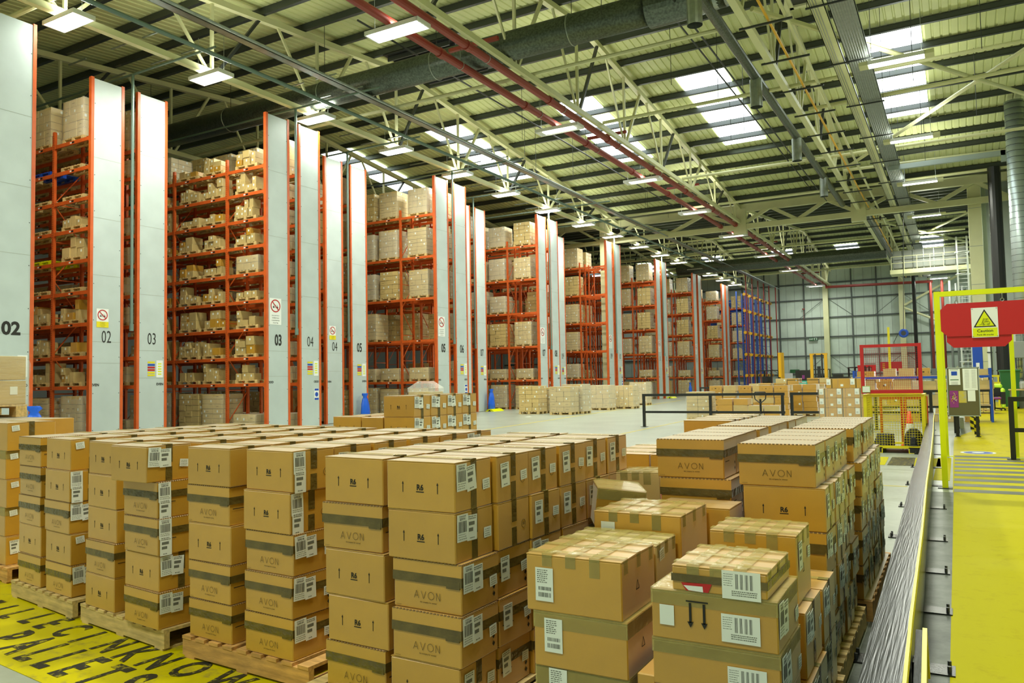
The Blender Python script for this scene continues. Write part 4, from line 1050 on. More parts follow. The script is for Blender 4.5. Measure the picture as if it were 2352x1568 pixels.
    for ci, (x, y, kinds, nm) in enumerate(colsR):
        for row in range(9):
            pb = row >= 4
            yy = y+row*0.338+(0.12 if pb else 0)
            for li in range(5):
                z = 0.142+(4-li)*0.2445
                if pb: z += 0.0
                wd = 0.43 if li == 0 else 0.45
                xx = x+(0.0 if li == 0 else 0.035)+rg.uniform(-.01, .01)+(0.03 if pb and ci == 1 else 0)
                vis = (ci == 1) or li == 0 or (row == 0 and li < 3)
                if vis:
                    k = kinds[li] if row == 0 else (a if li == 0 or rg.random() < 0.45 else r)
                    carton(k, xx, yy, z, '%s, %s row back, %s' % (LAY[li], ORD[row+1], nm), rg.uniform(-.02, .02), (wd, 0.325, Hc), (1 if rg.random() < .6 else 2) if ci == 1 else 0, None, 'auto', rg.randint(0, 17), force=(row < 6 and ci == 1) or row == 0)
                else: stuff.bevbox(xx-0.21, xx+0.21, yy, yy+0.325, z, z+0.24, 'card', 0.004)
    for row in range(4):
        for li in range(5):
            z = 0.142+(4-li)*0.2445
            if li == 0 or row == 0: carton(r, -1.98, 7.0+row*0.338, z, '%s, %s row, stack behind the right group' % (LAY[li], ORD[row+1]), 0.02, (0.43, 0.325, Hc), 0, None, 'auto', 2)
            else: stuff.bevbox(-2.19, -1.77, 7.0+row*0.338, 7.325+row*0.338, z, z+0.24, 'card', 0.004)
    pallet(-1.18, 4.62, 0, 0, 'wooden pallet under the front of the right group', 'side', 1.12, 1.36)
    pallet(-1.40, 6.12, 0, 0, 'wooden pallet with torn card sheet under the back of the right group', 'side', 1.62, 1.75, 'pallet_wood_warm')
    m = MB(); m.box(-1.0, -0.60, 6.15, 7.8, 0.1425, 0.1465, 'card_pale'); tag(m.build('card_sheet'), 'loose card sheet sticking out over the back right pallet', 'card sheet')
    # odd sized cartons in front
    def odd(kind, x0, x1, y0, y1, z0, z1, where, tape, front=None, rot=0, desc=None, labels=0, seed=0, tilt=None, extra=None):
        carton(kind, (x0+x1)/2, y0, z0, where, rot, (round(x1-x0, 3), round(y1-y0, 3), round(z1-z0, 3)), labels, front, tape, seed, force=True, desc=desc, tilt=tilt)
        CART[-1]['extra'] = extra
    odd('heavy', -1.77, -1.30, 3.20, 3.62, 0.70, 0.955, 'with a checked tape top, topmost of the centre front stack', 'checker', [('tall', -0.30, 0.48, 0)], seed=2)
    odd('heavy', -1.735, -1.28, 3.20, 3.62, 0.455, 0.695, 'with a recycling mark, second in the centre front stack', 'band', [('tall', -0.28, 0.60, 0)], seed=5)
    odd('heavy', -1.735, -1.28, 3.21, 3.62, 0.145, 0.452, 'bottom of the centre front stack', 'band', [('tall', -0.25, 0.75, 0)], seed=6)
    odd('pale', -1.79, -1.30, 3.65, 3.95, 0.55, 0.94, 'under film right behind the centre front stack', 'checker', None, seed=6, desc='large crumpled pale carton', labels=4)
    odd('heavy', -1.77, -1.28, 3.98, 4.46, 0.62, 1.03, 'with a glossy taped top, two behind the centre front stack', 'checker', [('plain', -0.33, 0.80, 0)], seed=8)
    odd('plain', -1.60, -1.16, 4.50, 4.80, 0.60, 1.00, 'tucked behind the glossy taped carton', None, None, desc='tall brown carton')
    odd('heavy', -1.04, -0.665, 3.10, 3.52, 0.895, 0.995, 'shallow, red marked and glossy, on top of the right front stack', 'checker', [('wide', 0.24, 0.46, 0)], rot=-0.01, desc='flat brown carton', labels=0, seed=7, extra='red')
    odd('heavy', -1.13, -0.63, 3.10, 3.52, 0.695, 0.89, 'with two down arrows, second in the right front stack', 'band', [('wide', 0.22, 0.40, 0), ('plain', -0.37, 0.5, PI/2)], labels=1, seed=9, extra='arrows')
    odd('heavy', -1.13, -0.625, 3.10, 3.52, 0.51, 0.69, 'with a barcode sheet, third in the right front stack', 'band', [('wide', 0.25, 0.35, 0)], labels=1, seed=11)
    odd('plain', -1.08, -0.63, 3.12, 3.52, 0.145, 0.505, 'bottom of the right front stack', None, [('wide', 0.1, 0.5, 0)], desc='tall brown carton', labels=1, seed=12)
    odd('heavy', -1.05, -0.66, 3.70, 4.05, 0.72, 1.03, 'checked with tape, behind the right front stack', 'checker', None, seed=3, desc='long brown carton', labels=2)
    odd('plain', -1.05, -0.62, 3.62, 4.05, 0.43, 0.715, 'middle of the stack behind the right front one', 'auto', None, labels=1, seed=4)
    odd('plain', -1.07, -0.60, 3.60, 4.05, 0.145, 0.427, 'bottom of the stack behind the right front one', 'auto', None, labels=1, seed=10)
    odd('plain', -1.06, -0.62, 4.12, 4.52, 0.43, 0.70, 'upper of two before the right group', 'auto', None, labels=1, seed=13)
    odd('plain', -1.06, -0.62, 4.12, 4.52, 0.145, 0.427, 'lower of two before the right group', 'auto', None, labels=1, seed=15)
    for (x0, x1, y0, y1, z1) in ((-1.78, -1.31, 3.66, 3.95, 0.545), (-1.77, -1.28, 3.98, 4.45, 0.615), (-1.60, -1.17, 4.50, 4.80, 0.595), (-1.24, -1.16, 3.2, 4.4, 0.5)):
        stuff.bevbox(x0, x1, y0, y1, 0.145, z1, 'card', 0.005)
    pallet(-1.20, 3.12, 0, 0, 'wooden pallet under the odd sized front cartons', 'side', 1.22, 1.46)
    # damaged cartons between the groups
    odd('plain', -2.00, -1.70, 4.52, 4.80, 0.84, 1.07, 'crushed and leaning, with pink tape, between the groups', 'band', None, rot=0.55, tilt=(0.08, 0.12), desc='brown carton', labels=1, seed=1)
    odd('pale', -2.06, -1.74, 5.0, 5.4, 0.80, 1.12, 'taped and sagging, behind the crushed one', 'checker', None, rot=0.08, tilt=(-0.03, -0.03), desc='pale brown carton', labels=0, seed=2)
    odd('plain', -2.02, -1.74, 4.55, 4.85, 0.60, 0.82, 'under the crushed carton', 'band', None, rot=0.12, desc='battered brown carton')
    for (x0, x1, y0, y1, z1) in ((-2.02, -1.75, 4.57, 4.87, 0.37), (-2.02, -1.75, 4.57, 4.87, 0.595), (-2.04, -1.75, 5.0, 5.4, 0.79)): stuff.bevbox(x0, x1, y0, y1, 0.145 if z1 != 0.595 else 0.375, z1, 'card', 0.005)
    pallet(-1.89, 4.50, 0, 0, 'small wooden pallet under the crushed cartons', 'side', 0.30, 0.95)
    m = MB(); vs_ = [(-1.735, 4.98, 1.0), (-1.70, 4.93, 0.86), (-1.66, 4.94, 0.87), (-1.69, 4.99, 1.03)]; m.add(vs_+[(x, y+0.004, z) for x, y, z in vs_], [(0, 1, 2, 3), (7, 6, 5, 4), (0, 4, 5, 1), (1, 5, 6, 2), (2, 6, 7, 3), (3, 7, 4, 0)], 'paper_pink')
    tag(m.build('note_sheet'), 'pink paper note on the sagging taped carton', 'paper')
    # far left: wrapped cartons on pallets at the picture edge
    for li in range(5):
        carton('plain', -7.95-0.02*(li % 2), 4.02, 0.142+li*0.262, '%s in the stack at the left picture edge' % LAY[4-li], -0.12, (0.52, 0.42, 0.26), 4 if li else 2, None, 'band' if li % 2 else 'auto', li+3, force=True)
        for cx in (-8.50, -9.05, -9.60, -10.15): stuff.bevbox(cx-0.26, cx+0.26, 4.05, 4.95, 0.142+li*0.262, 0.142+li*0.262+0.26, 'card', 0.005)
    pallet(-8.10, 4.0, 0, -0.12, 'orange toned pallet under the stack at the left picture edge', 'stringer', 1.1, 0.7, 'pallet_wood_warm')
    pallet(-9.4, 4.0, 0, 0, 'wooden pallet just outside the left picture edge', 'stringer', 1.5, 1.0)
    pallet_load(-9.80, 3.98, 1.455, 0, 'film wrapped load standing on cartons at the left picture edge', 5)
    o = stuff.build('packed_cartons'); o['kind'] = 'stuff'; tag(o, 'brown cartons packed deep inside the stacks, mostly hidden', 'cardboard boxes')
front_stacks()

def background_stock():
    rg = random.Random(21)
    # pallets standing on the open floor before racks 07 to 09
    for i, (x, y, v, t) in enumerate(((-19.75, 36.3, 3, 'leftmost unwrapped'), (-17.6, 35.7, 8, 'second, shiny wrapped'), (-17.9, 41.4, 0, 'third, behind the shiny one'), (-17.2, 43.4, 4, 'fourth, tucked behind the third'), (-18.6, 49.5, 9, 'farthest, near aisle 10'))):
        pallet_load(x, y, 0, 0, '%s pallet of cartons on the open floor by the aisles' % t, v)
        if i in (0, 1): pallet_load(x+0.15, y+1.15, 0, 0, 'pallet of cartons just behind the %s one on the floor' % ('leftmost' if i == 0 else 'shiny wrapped'), v+1)
    t = pallet_load(-20.6, 27.8, 0, 0, 'pallet of cartons under a domed film hood by panel 05', 4)
    f = film_shell(1.2, 1.02, 0.2, 1.35, 'film_thick', random.Random(5), True); f.build('film_hood', t)
    pallet_load(-9.3, 31.6, 0, 0, 'pallet of flat R6 cartons behind the black rail, left end', 2, 0.8)
    # carton pallets behind the black rail
    spots = [(-9.3, 35, 5, 'r6'), (-7.9, 34.5, 5, 'r6'), (-6.8, 33.5, 5, 'r6'), (-6.0, 35.5, 5, 'plain'), (-9.4, 43, 5, 'avon'), (-7.9, 42.5, 6, 'avon'), (-6.4, 43, 6, 'avon'), (-4.9, 42.5, 6, 'avon'), (-3.5, 42.5, 6, 'r6'), (-5.2, 36.5, 5, 'avon'), (-3.8, 36.5, 5, 'r6'), (-8.0, 31.5, 3, 'plain'), (-6.6, 30.6, 2, 'plain')]
    for i, (x, y, n, kd) in enumerate(spots):
        pallet(x+0.2, y-0.05, 0, 0, 'wooden pallet under carton stack %s behind the black rail' % ORD[i+1] if i < 12 else 'wooden pallet under the last low stack behind the rail', 'block', 1.2, 1.0)
        for cc in range(2):
            for li in range(n):
                z = 0.142+li*0.247
                for row in range(3 if li == n-1 else 1):
                    carton(kd if rg.random() < .75 else 'pale', x-0.15+cc*0.6+rg.uniform(-.02, .02), y+row*0.34, z, '%s layer, %s row, %s column, stack %s behind the black rail' % (ORD[li+1], ORD[row+1], 'left' if cc == 0 else 'right', ORD[i+1] if i < 12 else 'last'), rg.uniform(-.03, .03), (0.55, 0.33, 0.244), 0, [('plain', 0.3, 0.6, 0)] if rg.random() < .25 else None, None, li)
    m = MB(); m.bevbox(-5.25, -4.75, 29.3, 29.6, 0.0, 0.34, 'card', 0.01)
    # labelled wrapped block right behind the group
    t = empty('pallet_load', 'film draped block of white labelled cartons beside the yellow cage', 'pallet load', (-3.15, 26.0, 0))
    link('pallet', cached(('p', 'block', 1.2, 1.0, 'pallet_wood'), lambda: pallet_mesh('block')), t).scale = (1.05, 1, 1)
    m = MB(); lbs = []
    for li in range(5):
        for i in range(5 if li < 4 else 3):
            x0 = -0.64+i*0.256+(0.2 if li == 4 else 0); w_ = 0.25 if li < 4 else 0.34; x0 = x0 if li < 4 else -0.42+i*0.345
            m.bevbox(x0, x0+w_, 0.0, 0.5, 0.145+li*0.30, 0.145+li*0.30+0.295, 'card', 0.006); m.bevbox(x0, x0+w_, 0.5, 1.0, 0.145+li*0.30, 0.145+li*0.30+0.295, 'card', 0.006)
            lb = MB()
            if i % 2 == 0:
                lb.box(x0+0.01, x0+0.13, -0.006, -0.001, 0.25+li*0.30, 0.43+li*0.30, 'paper'); [lb.box(x0+0.03, x0+0.09, -0.007, -0.006, 0.28+li*0.3+q*0.02, 0.288+li*0.3+q*0.02, 'barcode') for q in range(3)]
                m.box(x0+0.15, x0+0.18, -0.003, 0.0, 0.147+li*0.3, 0.437+li*0.3, 'tape')
            else: lb.box(x0+0.07, x0+0.15, -0.006, -0.001, 0.20+li*0.30, 0.27+li*0.30, 'paper')
            lbs.append(lb)
    s = m.build('carton_stack', t)
    for lb in lbs: lb.build('paper_label', s)
    film_shell(1.30, 1.0, 1.25, 0.15, 'film', random.Random(8)).build('stretch_film', t, smooth=True)
    m = MB(); m.box(-3.5, -2.9, 26.2, 26.5, 1.645, 1.70, 'black_paint'); m.box(-3.4, -3.1, 26.25, 26.4, 1.70, 1.78, 'black_paint'); tag(m.build('tool_tray'), 'small black tray lying on the labelled carton block', 'tray')
    # stock shelves right of the cage
    t = empty('low_rack', 'low rack of blue and black beams with cartons, beyond the yellow cage', 'racking', (-3.4, 32, 0))
    for x in (0, 2.2, 4.4):
        for y in (0, 1.0):
            m = MB(); m.box(x-0.04, x+0.04, y-0.04, y+0.04, 0, 1.9, 'blue' if x != 2.2 else 'black_paint'); m.build('upright_post', t)
    for z, c in ((0.55, 'black_paint'), (1.12, 'black_paint'), (1.62, 'blue')):
        for y in (0, 1.0):
            m = MB(); m.box(0, 4.4, y-0.03, y+0.03, z-0.05, z+0.03, c); m.build('shelf_beam', t)
        m = MB(); m.box(0, 4.4, 0, 1.0, z+0.03, z+0.05, 'pallet_wood'); m.build('shelf_board', t)
    n = 0
    for z in (0.0, 0.60, 1.17, 1.67):
        x = -3.3
        while x < 0.6:
            wd = rg.choice([0.5, 0.6, 0.42]); hh = rg.choice([0.25, 0.3, 0.38]) if z < 1.6 else rg.choice([0.2, 0.28])
            n += 1
            carton('pale' if n % 3 else 'r6', x+wd/2, 32.05, z+(0.002), '%s along the %s level of the low rack beyond the cage' % (ORD[n % 12+1] if n % 12+1 < 13 else 'last', ('floor', 'first', 'second', 'top')[[0.0, 0.60, 1.17, 1.67].index(z)]), 0, (wd, 0.5, hh), 0, [('plain', 0.1, 0.6, 0)] if n % 2 else None, None, n)
            x += wd+rg.choice([0.02, 0.1, 0.3])
    for i, x in enumerate((-1.6, -0.3, 0.7)):
        pallet_load(x, 38.5, 0, 0, '%s pallet load behind the low rack, beyond the cage' % ('left', 'middle', 'right')[i], (0, 3, 7)[i])
background_stock()
CART.sort(key=lambda c: -c['key'])
MAXC = 310
for c in CART[:MAXC]: make_carton(c)
rest = MB()
for c in CART[MAXC:]:
    w_, d_, h_ = c['size']; T = Matrix.Translation((c['x'], c['y'], c['z'])) @ Matrix.Rotation(c['rot'], 4, 'Z')
    rest.bevbox(-w_/2, w_/2, 0, d_, 0, h_, 'card' if c['kind'] != 'pale' else 'card_pale', 0.006, T)
    if c['kind'] == 'avon': rest.box(-w_/2-.003, w_/2+.003, -.003, d_+.003, h_*.55, h_*.72, 'tape', T)
    if c['kind'] == 'r6': rest.box(-0.03, 0.03, -.003, 0, h_*.42, h_*.56, 'ink', T); rest.box(-.16, -.15, -.003, 0, h_*.3, h_*.6, 'ink', T); rest.box(.15, .16, -.003, 0, h_*.3, h_*.6, 'ink', T)
    if c['front']:
        for s_, fx, fz, a_ in c['front']: rest.box(fx*w_-0.035, fx*w_+0.035, -0.003, 0, fz*h_-0.04, fz*h_+0.04, 'paper', T)
print('CARTONS', len(CART))
if rest.v:
    o = rest.build('distant_cartons'); o['kind'] = 'stuff'; tag(o, 'distant small brown cartons on rack pallets and behind the black rail', 'cardboard boxes')

# ================================================================ FLOOR MARKINGS
def mark(name, label, pts, m, z=0.003, cat='floor marking', group=None):
    mb = MB(); n = len(pts)
    mb.add([(x, y, z) for x, y in pts]+[(x, y, 0.0005) for x, y in pts], [tuple(range(n))]+[(i, n+i, n+(i+1) % n, (i+1) % n) for i in range(n)], m)
    return tag(mb.build(name), label, cat, group)
def floor_marks():
    mark('painted_walkway', 'bright yellow painted walkway on the right, near part', [(-0.10, -3), (4.0, -3), (4.0, 13.2), (-0.12, 13.2)], 'floor_yellow')
    mark('painted_walkway', 'worn yellow painted floor beyond the caution gate', [(-0.15, 19.2), (4.0, 19.2), (4.0, 54), (0.3, 54), (0.3, 27), (-0.15, 24.3)], 'floor_yellow_worn')
    mark('painted_walkway', 'yellow base of the striped crossing under the gate', [(-0.13, 13.2), (4.0, 13.2), (4.0, 19.2), (-0.15, 19.2)], 'floor_yellow')
    for i in range(9):
        y = 13.25+i*0.68
        mark('crossing_stripe', 'dark grey stripe across the yellow walkway by the gate', [(-0.12, y), (1.35+0.06*i, y), (1.25+0.06*i, y+0.33), (-0.12, y+0.33)], 'floor_grey', 0.005, group='stripes of the crossing')
    mark('floor_strip', 'dark grey floor strip between the black barrier and the walkway', [(-0.62, 0.5), (-0.10, 0.5), (-0.12, 13.2), (-0.60, 13.2)], 'floor_grey_plain', 0.002)
    mark('painted_patch', 'small yellow floor patch at the foot of the gate post', [(-0.42, 14.6), (-0.18, 14.6), (-0.18, 18.5), (-0.42, 18.5)], 'floor_yellow', 0.004)
    for i, x in enumerate((-2.2, -1.75, -1.25, -0.8)):
        mark('hazard_block', '%s black block of the hazard band before the yellow cage' % ('first', 'second', 'third', 'fourth')[i] if i % 2 == 0 else '%s yellow block of the hazard band before the yellow cage' % ('first', 'second', 'third', 'fourth')[i],
             [(x, 16.7), (x+0.46, 16.7), (x+0.42, 18.3), (x-0.02, 18.3)], 'floor_black' if i % 2 == 0 else 'floor_yellow', 0.004)
    mark('painted_line', 'thin faded yellow line across the floor before the rail', [(-1.75, 13.6), (-0.75, 13.6), (-0.75, 13.66), (-1.75, 13.66)], 'line_yellow')
    mark('painted_line', 'long faded yellow line down the open floor by the racks', [(-13.3, 8), (-13.2, 8), (-18.9, 60), (-19.1, 60)], 'line_yellow')
    mark('painted_line', 'second faded yellow line right of the long one', [(-9.3, 20), (-9.2, 20), (-10.6, 50), (-10.7, 50)], 'line_yellow')
    # yellow staging area with black lettering under the front pallets
    mark('painted_area', 'yellow painted pallet area at the bottom left', [(-9.2, 3.26), (-6.60, 3.16), (-5.9, 3.16), (-4.2, 3.10), (-1.95, 2.98), (-1.95, 5.6), (-9.2, 5.6)], 'floor_yellow_worn', 0.003)
    mark('painted_band', 'yellow painted lettering band at the bottom left edge', [(-6.35, 3.2), (-5.9, 3.16), (-4.0, 3.10), (-3.0, 3.08), (-3.0, 2.6), (-4.2, 2.66), (-5.42, 2.78), (-6.5, 2.86)], 'floor_yellow_worn', 0.004)
    def ground_text(st, x, y, hx, sx_=1.0, rot=0.0, par=None):
        m = MB()
        T = Matrix.Translation((x, y, 0.006)) @ Matrix.Rotation(rot, 4, 'Z') @ Matrix.Rotation(-PI/2, 4, 'X')
        put_text(m, st, T, hx, 'floor_black', 0.03, sx_); m.build('letter', par)
    par = empty('floor_lettering', 'black stencilled letters PALLETS on the yellow band', 'floor lettering')
    for ch, x, y in (('P', -5.93, 2.93), ('A', -5.64, 2.91), ('L', -5.39, 2.88), ('L', -5.15, 2.86), ('E', -4.90, 2.83), ('T', -4.63, 2.80), ('S', -4.36, 2.79)): ground_text(ch, x, y, 0.34, 0.62, -0.09, par)
    par = empty('floor_lettering', 'row of worn black stencilled letters along the front pallets', 'floor lettering')
    for ch, x, y in (('E', -7.3, 3.40), ('F', -7.0, 3.36), ('I', -6.75, 3.34), ('L', -6.5, 3.34), ('L', -6.22, 3.34), ('E', -5.98, 3.32), ('C', -5.68, 3.28), ('I', -5.42, 3.24), ('N', -5.08, 3.22), ('K', -4.80, 3.18), ('N', -4.52, 3.16), ('O', -4.22, 3.16), ('W', -3.85, 3.12)):
        ground_text(ch, x, y, 0.26, 0.7, -0.09, par)
    for i, pts in enumerate((((-4.30, 3.0), (-4.36, 4.4)), ((-3.0, 5.2), (-18, 6.5)))):
        pass
    # blue round floor sign
    m = MB(); m.lathe([(0, 0.006), (0.34, 0.006)], 'white', (0.32, 19.85, 0), 28); m.lathe([(0, 0.008), (0.28, 0.008)], 'blue', (0.32, 19.85, 0), 28); m.lathe([(0, 0.009), (0.12, 0.009)], 'white', (0.32, 19.85, 0), 16)
    tag(m.build('floor_sign'), 'round blue and white sign stuck on the yellow floor past the crossing', 'floor sign')
floor_marks()

# ================================================================ BARRIER, GATE, BOARD
def barrier():
    t = empty('crash_barrier', 'long low glossy black crash barrier along the yellow walkway', 'barrier', (0, 0, 0))
    pts = [(-0.27, 1.2), (-0.29, 2.6), (-0.325, 4.2), (-0.36, 6.5), (-0.42, 9.5), (-0.47, 13), (-0.56, 18), (-0.66, 22.5), (-0.72, 26)]
    m = MB(); e = MB()
    for (x0, y0), (x1, y1) in zip(pts[:-1], pts[1:]):
        for (a, b, za, zb_, mm, o) in ((-0.068, 0.078, 0.565, 0.60, 'rail_black', m), (-0.068, -0.050, 0.18, 0.565, 'rail_black', m), (0.060, 0.078, 0.05, 0.565, 'rail_black', m), (0.078, 0.092, 0.545, 0.60, 'yellow_paint', e)):
            vs = [(x0+a, y0, za), (x0+b, y0, za), (x0+b, y0, zb_), (x0+a, y0, zb_), (x1+a, y1, za), (x1+b, y1, za), (x1+b, y1, zb_), (x1+a, y1, zb_)]
            o.add(vs, [(0, 1, 2, 3), (7, 6, 5, 4), (0, 4, 5, 1), (1, 5, 6, 2), (2, 6, 7, 3), (3, 7, 4, 0)], mm)
    m.build('rail', t); part_label(e.build('rail_edge', t), 'yellow painted edge of the black rail')
    for y in (2.0, 3.6, 5.3, 6.6, 7.9, 9.4, 11.6, 13.9, 16.5, 19.2, 22.0, 25.0):
        x = None
        for (x0, y0), (x1, y1) in zip(pts[:-1], pts[1:]):
            if y0 <= y <= y1: x = x0+(x1-x0)*(y-y0)/(y1-y0)
        p = MB(); p.box(x-0.06, x+0.06, y-0.05, y+0.05, 0.01, 0.56, 'black_paint'); p.box(x-0.30, x+0.26, y-0.09, y+0.09, 0.0, 0.012, 'black_paint')
        for s in (-0.27, 0.23):
            for q in (-0.05, 0.05): p.tube((x+s, y+q, 0.012), (x+s, y+q, 0.05), 0.012, 'dark_steel', 6)
        p.build('post', t)
    # lower beam piece on the walkway side
    t2 = empty('crash_barrier', 'short lower barrier beam with yellow edge beside the walkway', 'barrier', (0, 0, 0))
    m = MB(); m.bar((-0.16, 2.2, 0.28), (-0.215, 4.35, 0.36), 0.03, 0.28, 'rail_black'); m.build('beam', t2)
    m = MB(); m.bar((-0.135, 2.2, 0.42), (-0.19, 4.35, 0.50), 0.02, 0.02, 'yellow_paint'); m.bar((-0.19, 4.35, 0.50), (-0.19, 4.45, 0.24), 0.02, 0.02, 'yellow_paint'); m.build('beam_edge', t2)
    m = MB(); m.box(-0.235, -0.175, 4.0, 4.1, 0, 0.45, 'black_paint'); m.build('post', t2)
    m = MB(); m.box(-0.19, -0.13, 2.5, 2.6, 0, 0.40, 'black_paint'); m.build('post', t2)
    # barrier beyond the gate (behind the board)
    t = empty('crash_barrier', 'grey crash barrier with hazard striped posts behind the notice board', 'barrier', (0, 0, 0))
    m = MB(); m.bar((0.05, 26.0, 0.30), (0.0, 33, 0.30), 0.10, 0.32, 'galv'); m.build('rail', t)
    for x, y, hz in ((-0.08, 26.2, False), (0.42, 25.8, True), (0.02, 28.4, False), (0.35, 28, True)):
        m = MB(); m.box(x-0.07, x+0.07, y-0.06, y+0.06, 0, 0.85, 'black_paint')
        if hz:
            for i in range(4): m.prism([(-0.075, 0.1+i*0.2), (0.075, 0.02+i*0.2), (0.075, 0.12+i*0.2), (-0.075, 0.2+i*0.2)], 0.005, 'yellow_paint', FT(x, y-0.066, 0))
        m.build('post', t)
barrier()
def hook(m, x, y, z0, z1):
    m.torus((x, y, z0+0.03), 0.022, 0.006, 'galv', 'y', 12, 5); m.tube((x, y, z0+0.05), (x, y, z1), 0.006, 'galv', 5); m.torus((x, y, z1-0.02), 0.018, 0.005, 'galv', 'x', 12, 5)
def gate():
    t = empty('gate_frame', 'tall lime yellow portal frame carrying the red caution sign', 'gate frame', (0, 13.65, 0))
    m = MB(); m.box(-0.27, -0.19, -0.04, 0.04, 0, 3.0, 'lime_yellow'); m.build('post', t)
    m = MB(); m.box(2.3, 2.38, -0.04, 0.04, 0, 3.0, 'lime_yellow'); m.build('post', t)
    m = MB(); m.box(-0.19, 2.30, -0.035, 0.035, 2.922, 2.998, 'lime_yellow'); m.build('crossbar', t)
    for x in (-0.23, 2.34):
        m = MB(); m.box(x-0.10, x+0.10, -0.10, 0.10, 0, 0.012, 'dark_steel'); m.build('foot_plate', t)
    t = empty('gate_frame', 'lower lime yellow portal frame standing behind the sign frame', 'gate frame', (0, 18.85, 0))
    for x in (-0.26, 0.98):
        m = MB(); m.box(x-0.04, x+0.04, -0.04, 0.04, 0, 2.97, 'lime_yellow'); m.build('post', t)
        m = MB(); m.box(x-0.12, x+0.12, -0.08, 0.08, 0, 0.012, 'lime_yellow'); m.build('foot_plate', t)
    m = MB(); m.box(-0.22, 0.94, -0.03, 0.03, 2.60, 2.66, 'lime_yellow'); m.build('crossbar', t)
    # sign: octagonal upper board over a lower board
    t = empty('caution_sign', 'red octagonal hanging board with a fork lift caution plate', 'sign', (0, 13.65, 0))
    def oct_(x0, x1, z0, z1, c): return [(x0+c, z0), (x1-c, z0), (x1, z0+c), (x1, z1-c), (x1-c, z1), (x0+c, z1), (x0, z1-c), (x0, z0+c)]
    m = MB(); m.prism(oct_(-0.19, 1.0, 2.30, 2.80, 0.09), 0.012, 'red', FT(0, -0.075, 0)); m.build('upper_board', t)
    m = MB(); m.prism(oct_(-0.12, 0.72, 2.13, 2.60, 0.09), 0.012, 'red', FT(0, -0.055, 0)); m.build('lower_board', t)
    m = MB()
    for x in (0.03, 0.62): hook(m, x, -0.07, 2.79, 2.92)
    m.build('hooks', t)
    p = MB(); Y = -0.082; p.box(0.215, 0.555, Y, Y+0.006, 2.27, 2.715, 'white'); pl = p.build('plate', t)
    m = MB(); cx = 0.385
    m.prism([(cx-0.145, 2.425), (cx+0.145, 2.425), (cx, 2.690)], 0.002, 'ink', FT(0, Y-0.0022, 0)); m.prism([(cx-0.118, 2.44), (cx+0.118, 2.44), (cx, 2.658)], 0.002, 'lime_yellow', FT(0, Y-0.0042, 0))
    m.box(0.228, 0.542, Y-0.002, Y, 2.280, 2.412, 'lime_yellow')
    E2 = FT(cx, Y-0.0065, 2.452)
    def ln(a, b, wd=0.004):
        A, B = Vector((a[0], 0, a[1])), Vector((b[0], 0, b[1])); dd = (B-A).normalized(); nn = Vector((-dd.z, 0, dd.x))*wd/2; m.add([E2 @ p for p in (A-nn, B-nn, B+nn, A+nn)], [(0, 1, 2, 3)], 'ink')
    for a, b in (((-0.075, 0.006), (-0.045, 0.012)), ((-0.045, 0.006), (-0.012, 0.105)), ((-0.030, 0.03), (0.0, 0.10)), ((-0.012, 0.045), (0.065, 0.045)), ((0.065, 0.045), (0.065, 0.015)), ((-0.025, 0.015), (0.065, 0.015)), ((-0.025, 0.015), (-0.012, 0.045)),
                 ((0.0, 0.045), (0.010, 0.095)), ((0.010, 0.095), (0.042, 0.095)), ((0.042, 0.095), (0.042, 0.045)), ((0.014, 0.055), (0.03, 0.085)), ((0.014, 0.055), (0.036, 0.055))): ln(a, b)
    for x in (-0.015, 0.045):
        for i in range(10):
            a, b = i*PI/5, (i+1)*PI/5; ln((x+0.011*math.cos(a), 0.010+0.011*math.sin(a)), (x+0.011*math.cos(b), 0.010+0.011*math.sin(b)))
    m.add([E2 @ Vector((0.024+0.006*math.cos(i*PI/4), 0, 0.080+0.006*math.sin(i*PI/4))) for i in range(8)], [tuple(range(8))], 'ink')
    put_text(m, 'Caution', FT(cx, Y-0.004, 2.350), 0.042, 'ink', 0.012, 1.12); put_text(m, 'Fork lift trucks', FT(cx, Y-0.004, 2.300), 0.024, 'ink', 0.008, 1.08)
    for x in (0.23, 0.54):
        for z in (2.285, 2.70): m.tube((x, Y-0.004, z), (x, Y, z), 0.007, 'galv', 8)
    m.build('print', pl)
gate()
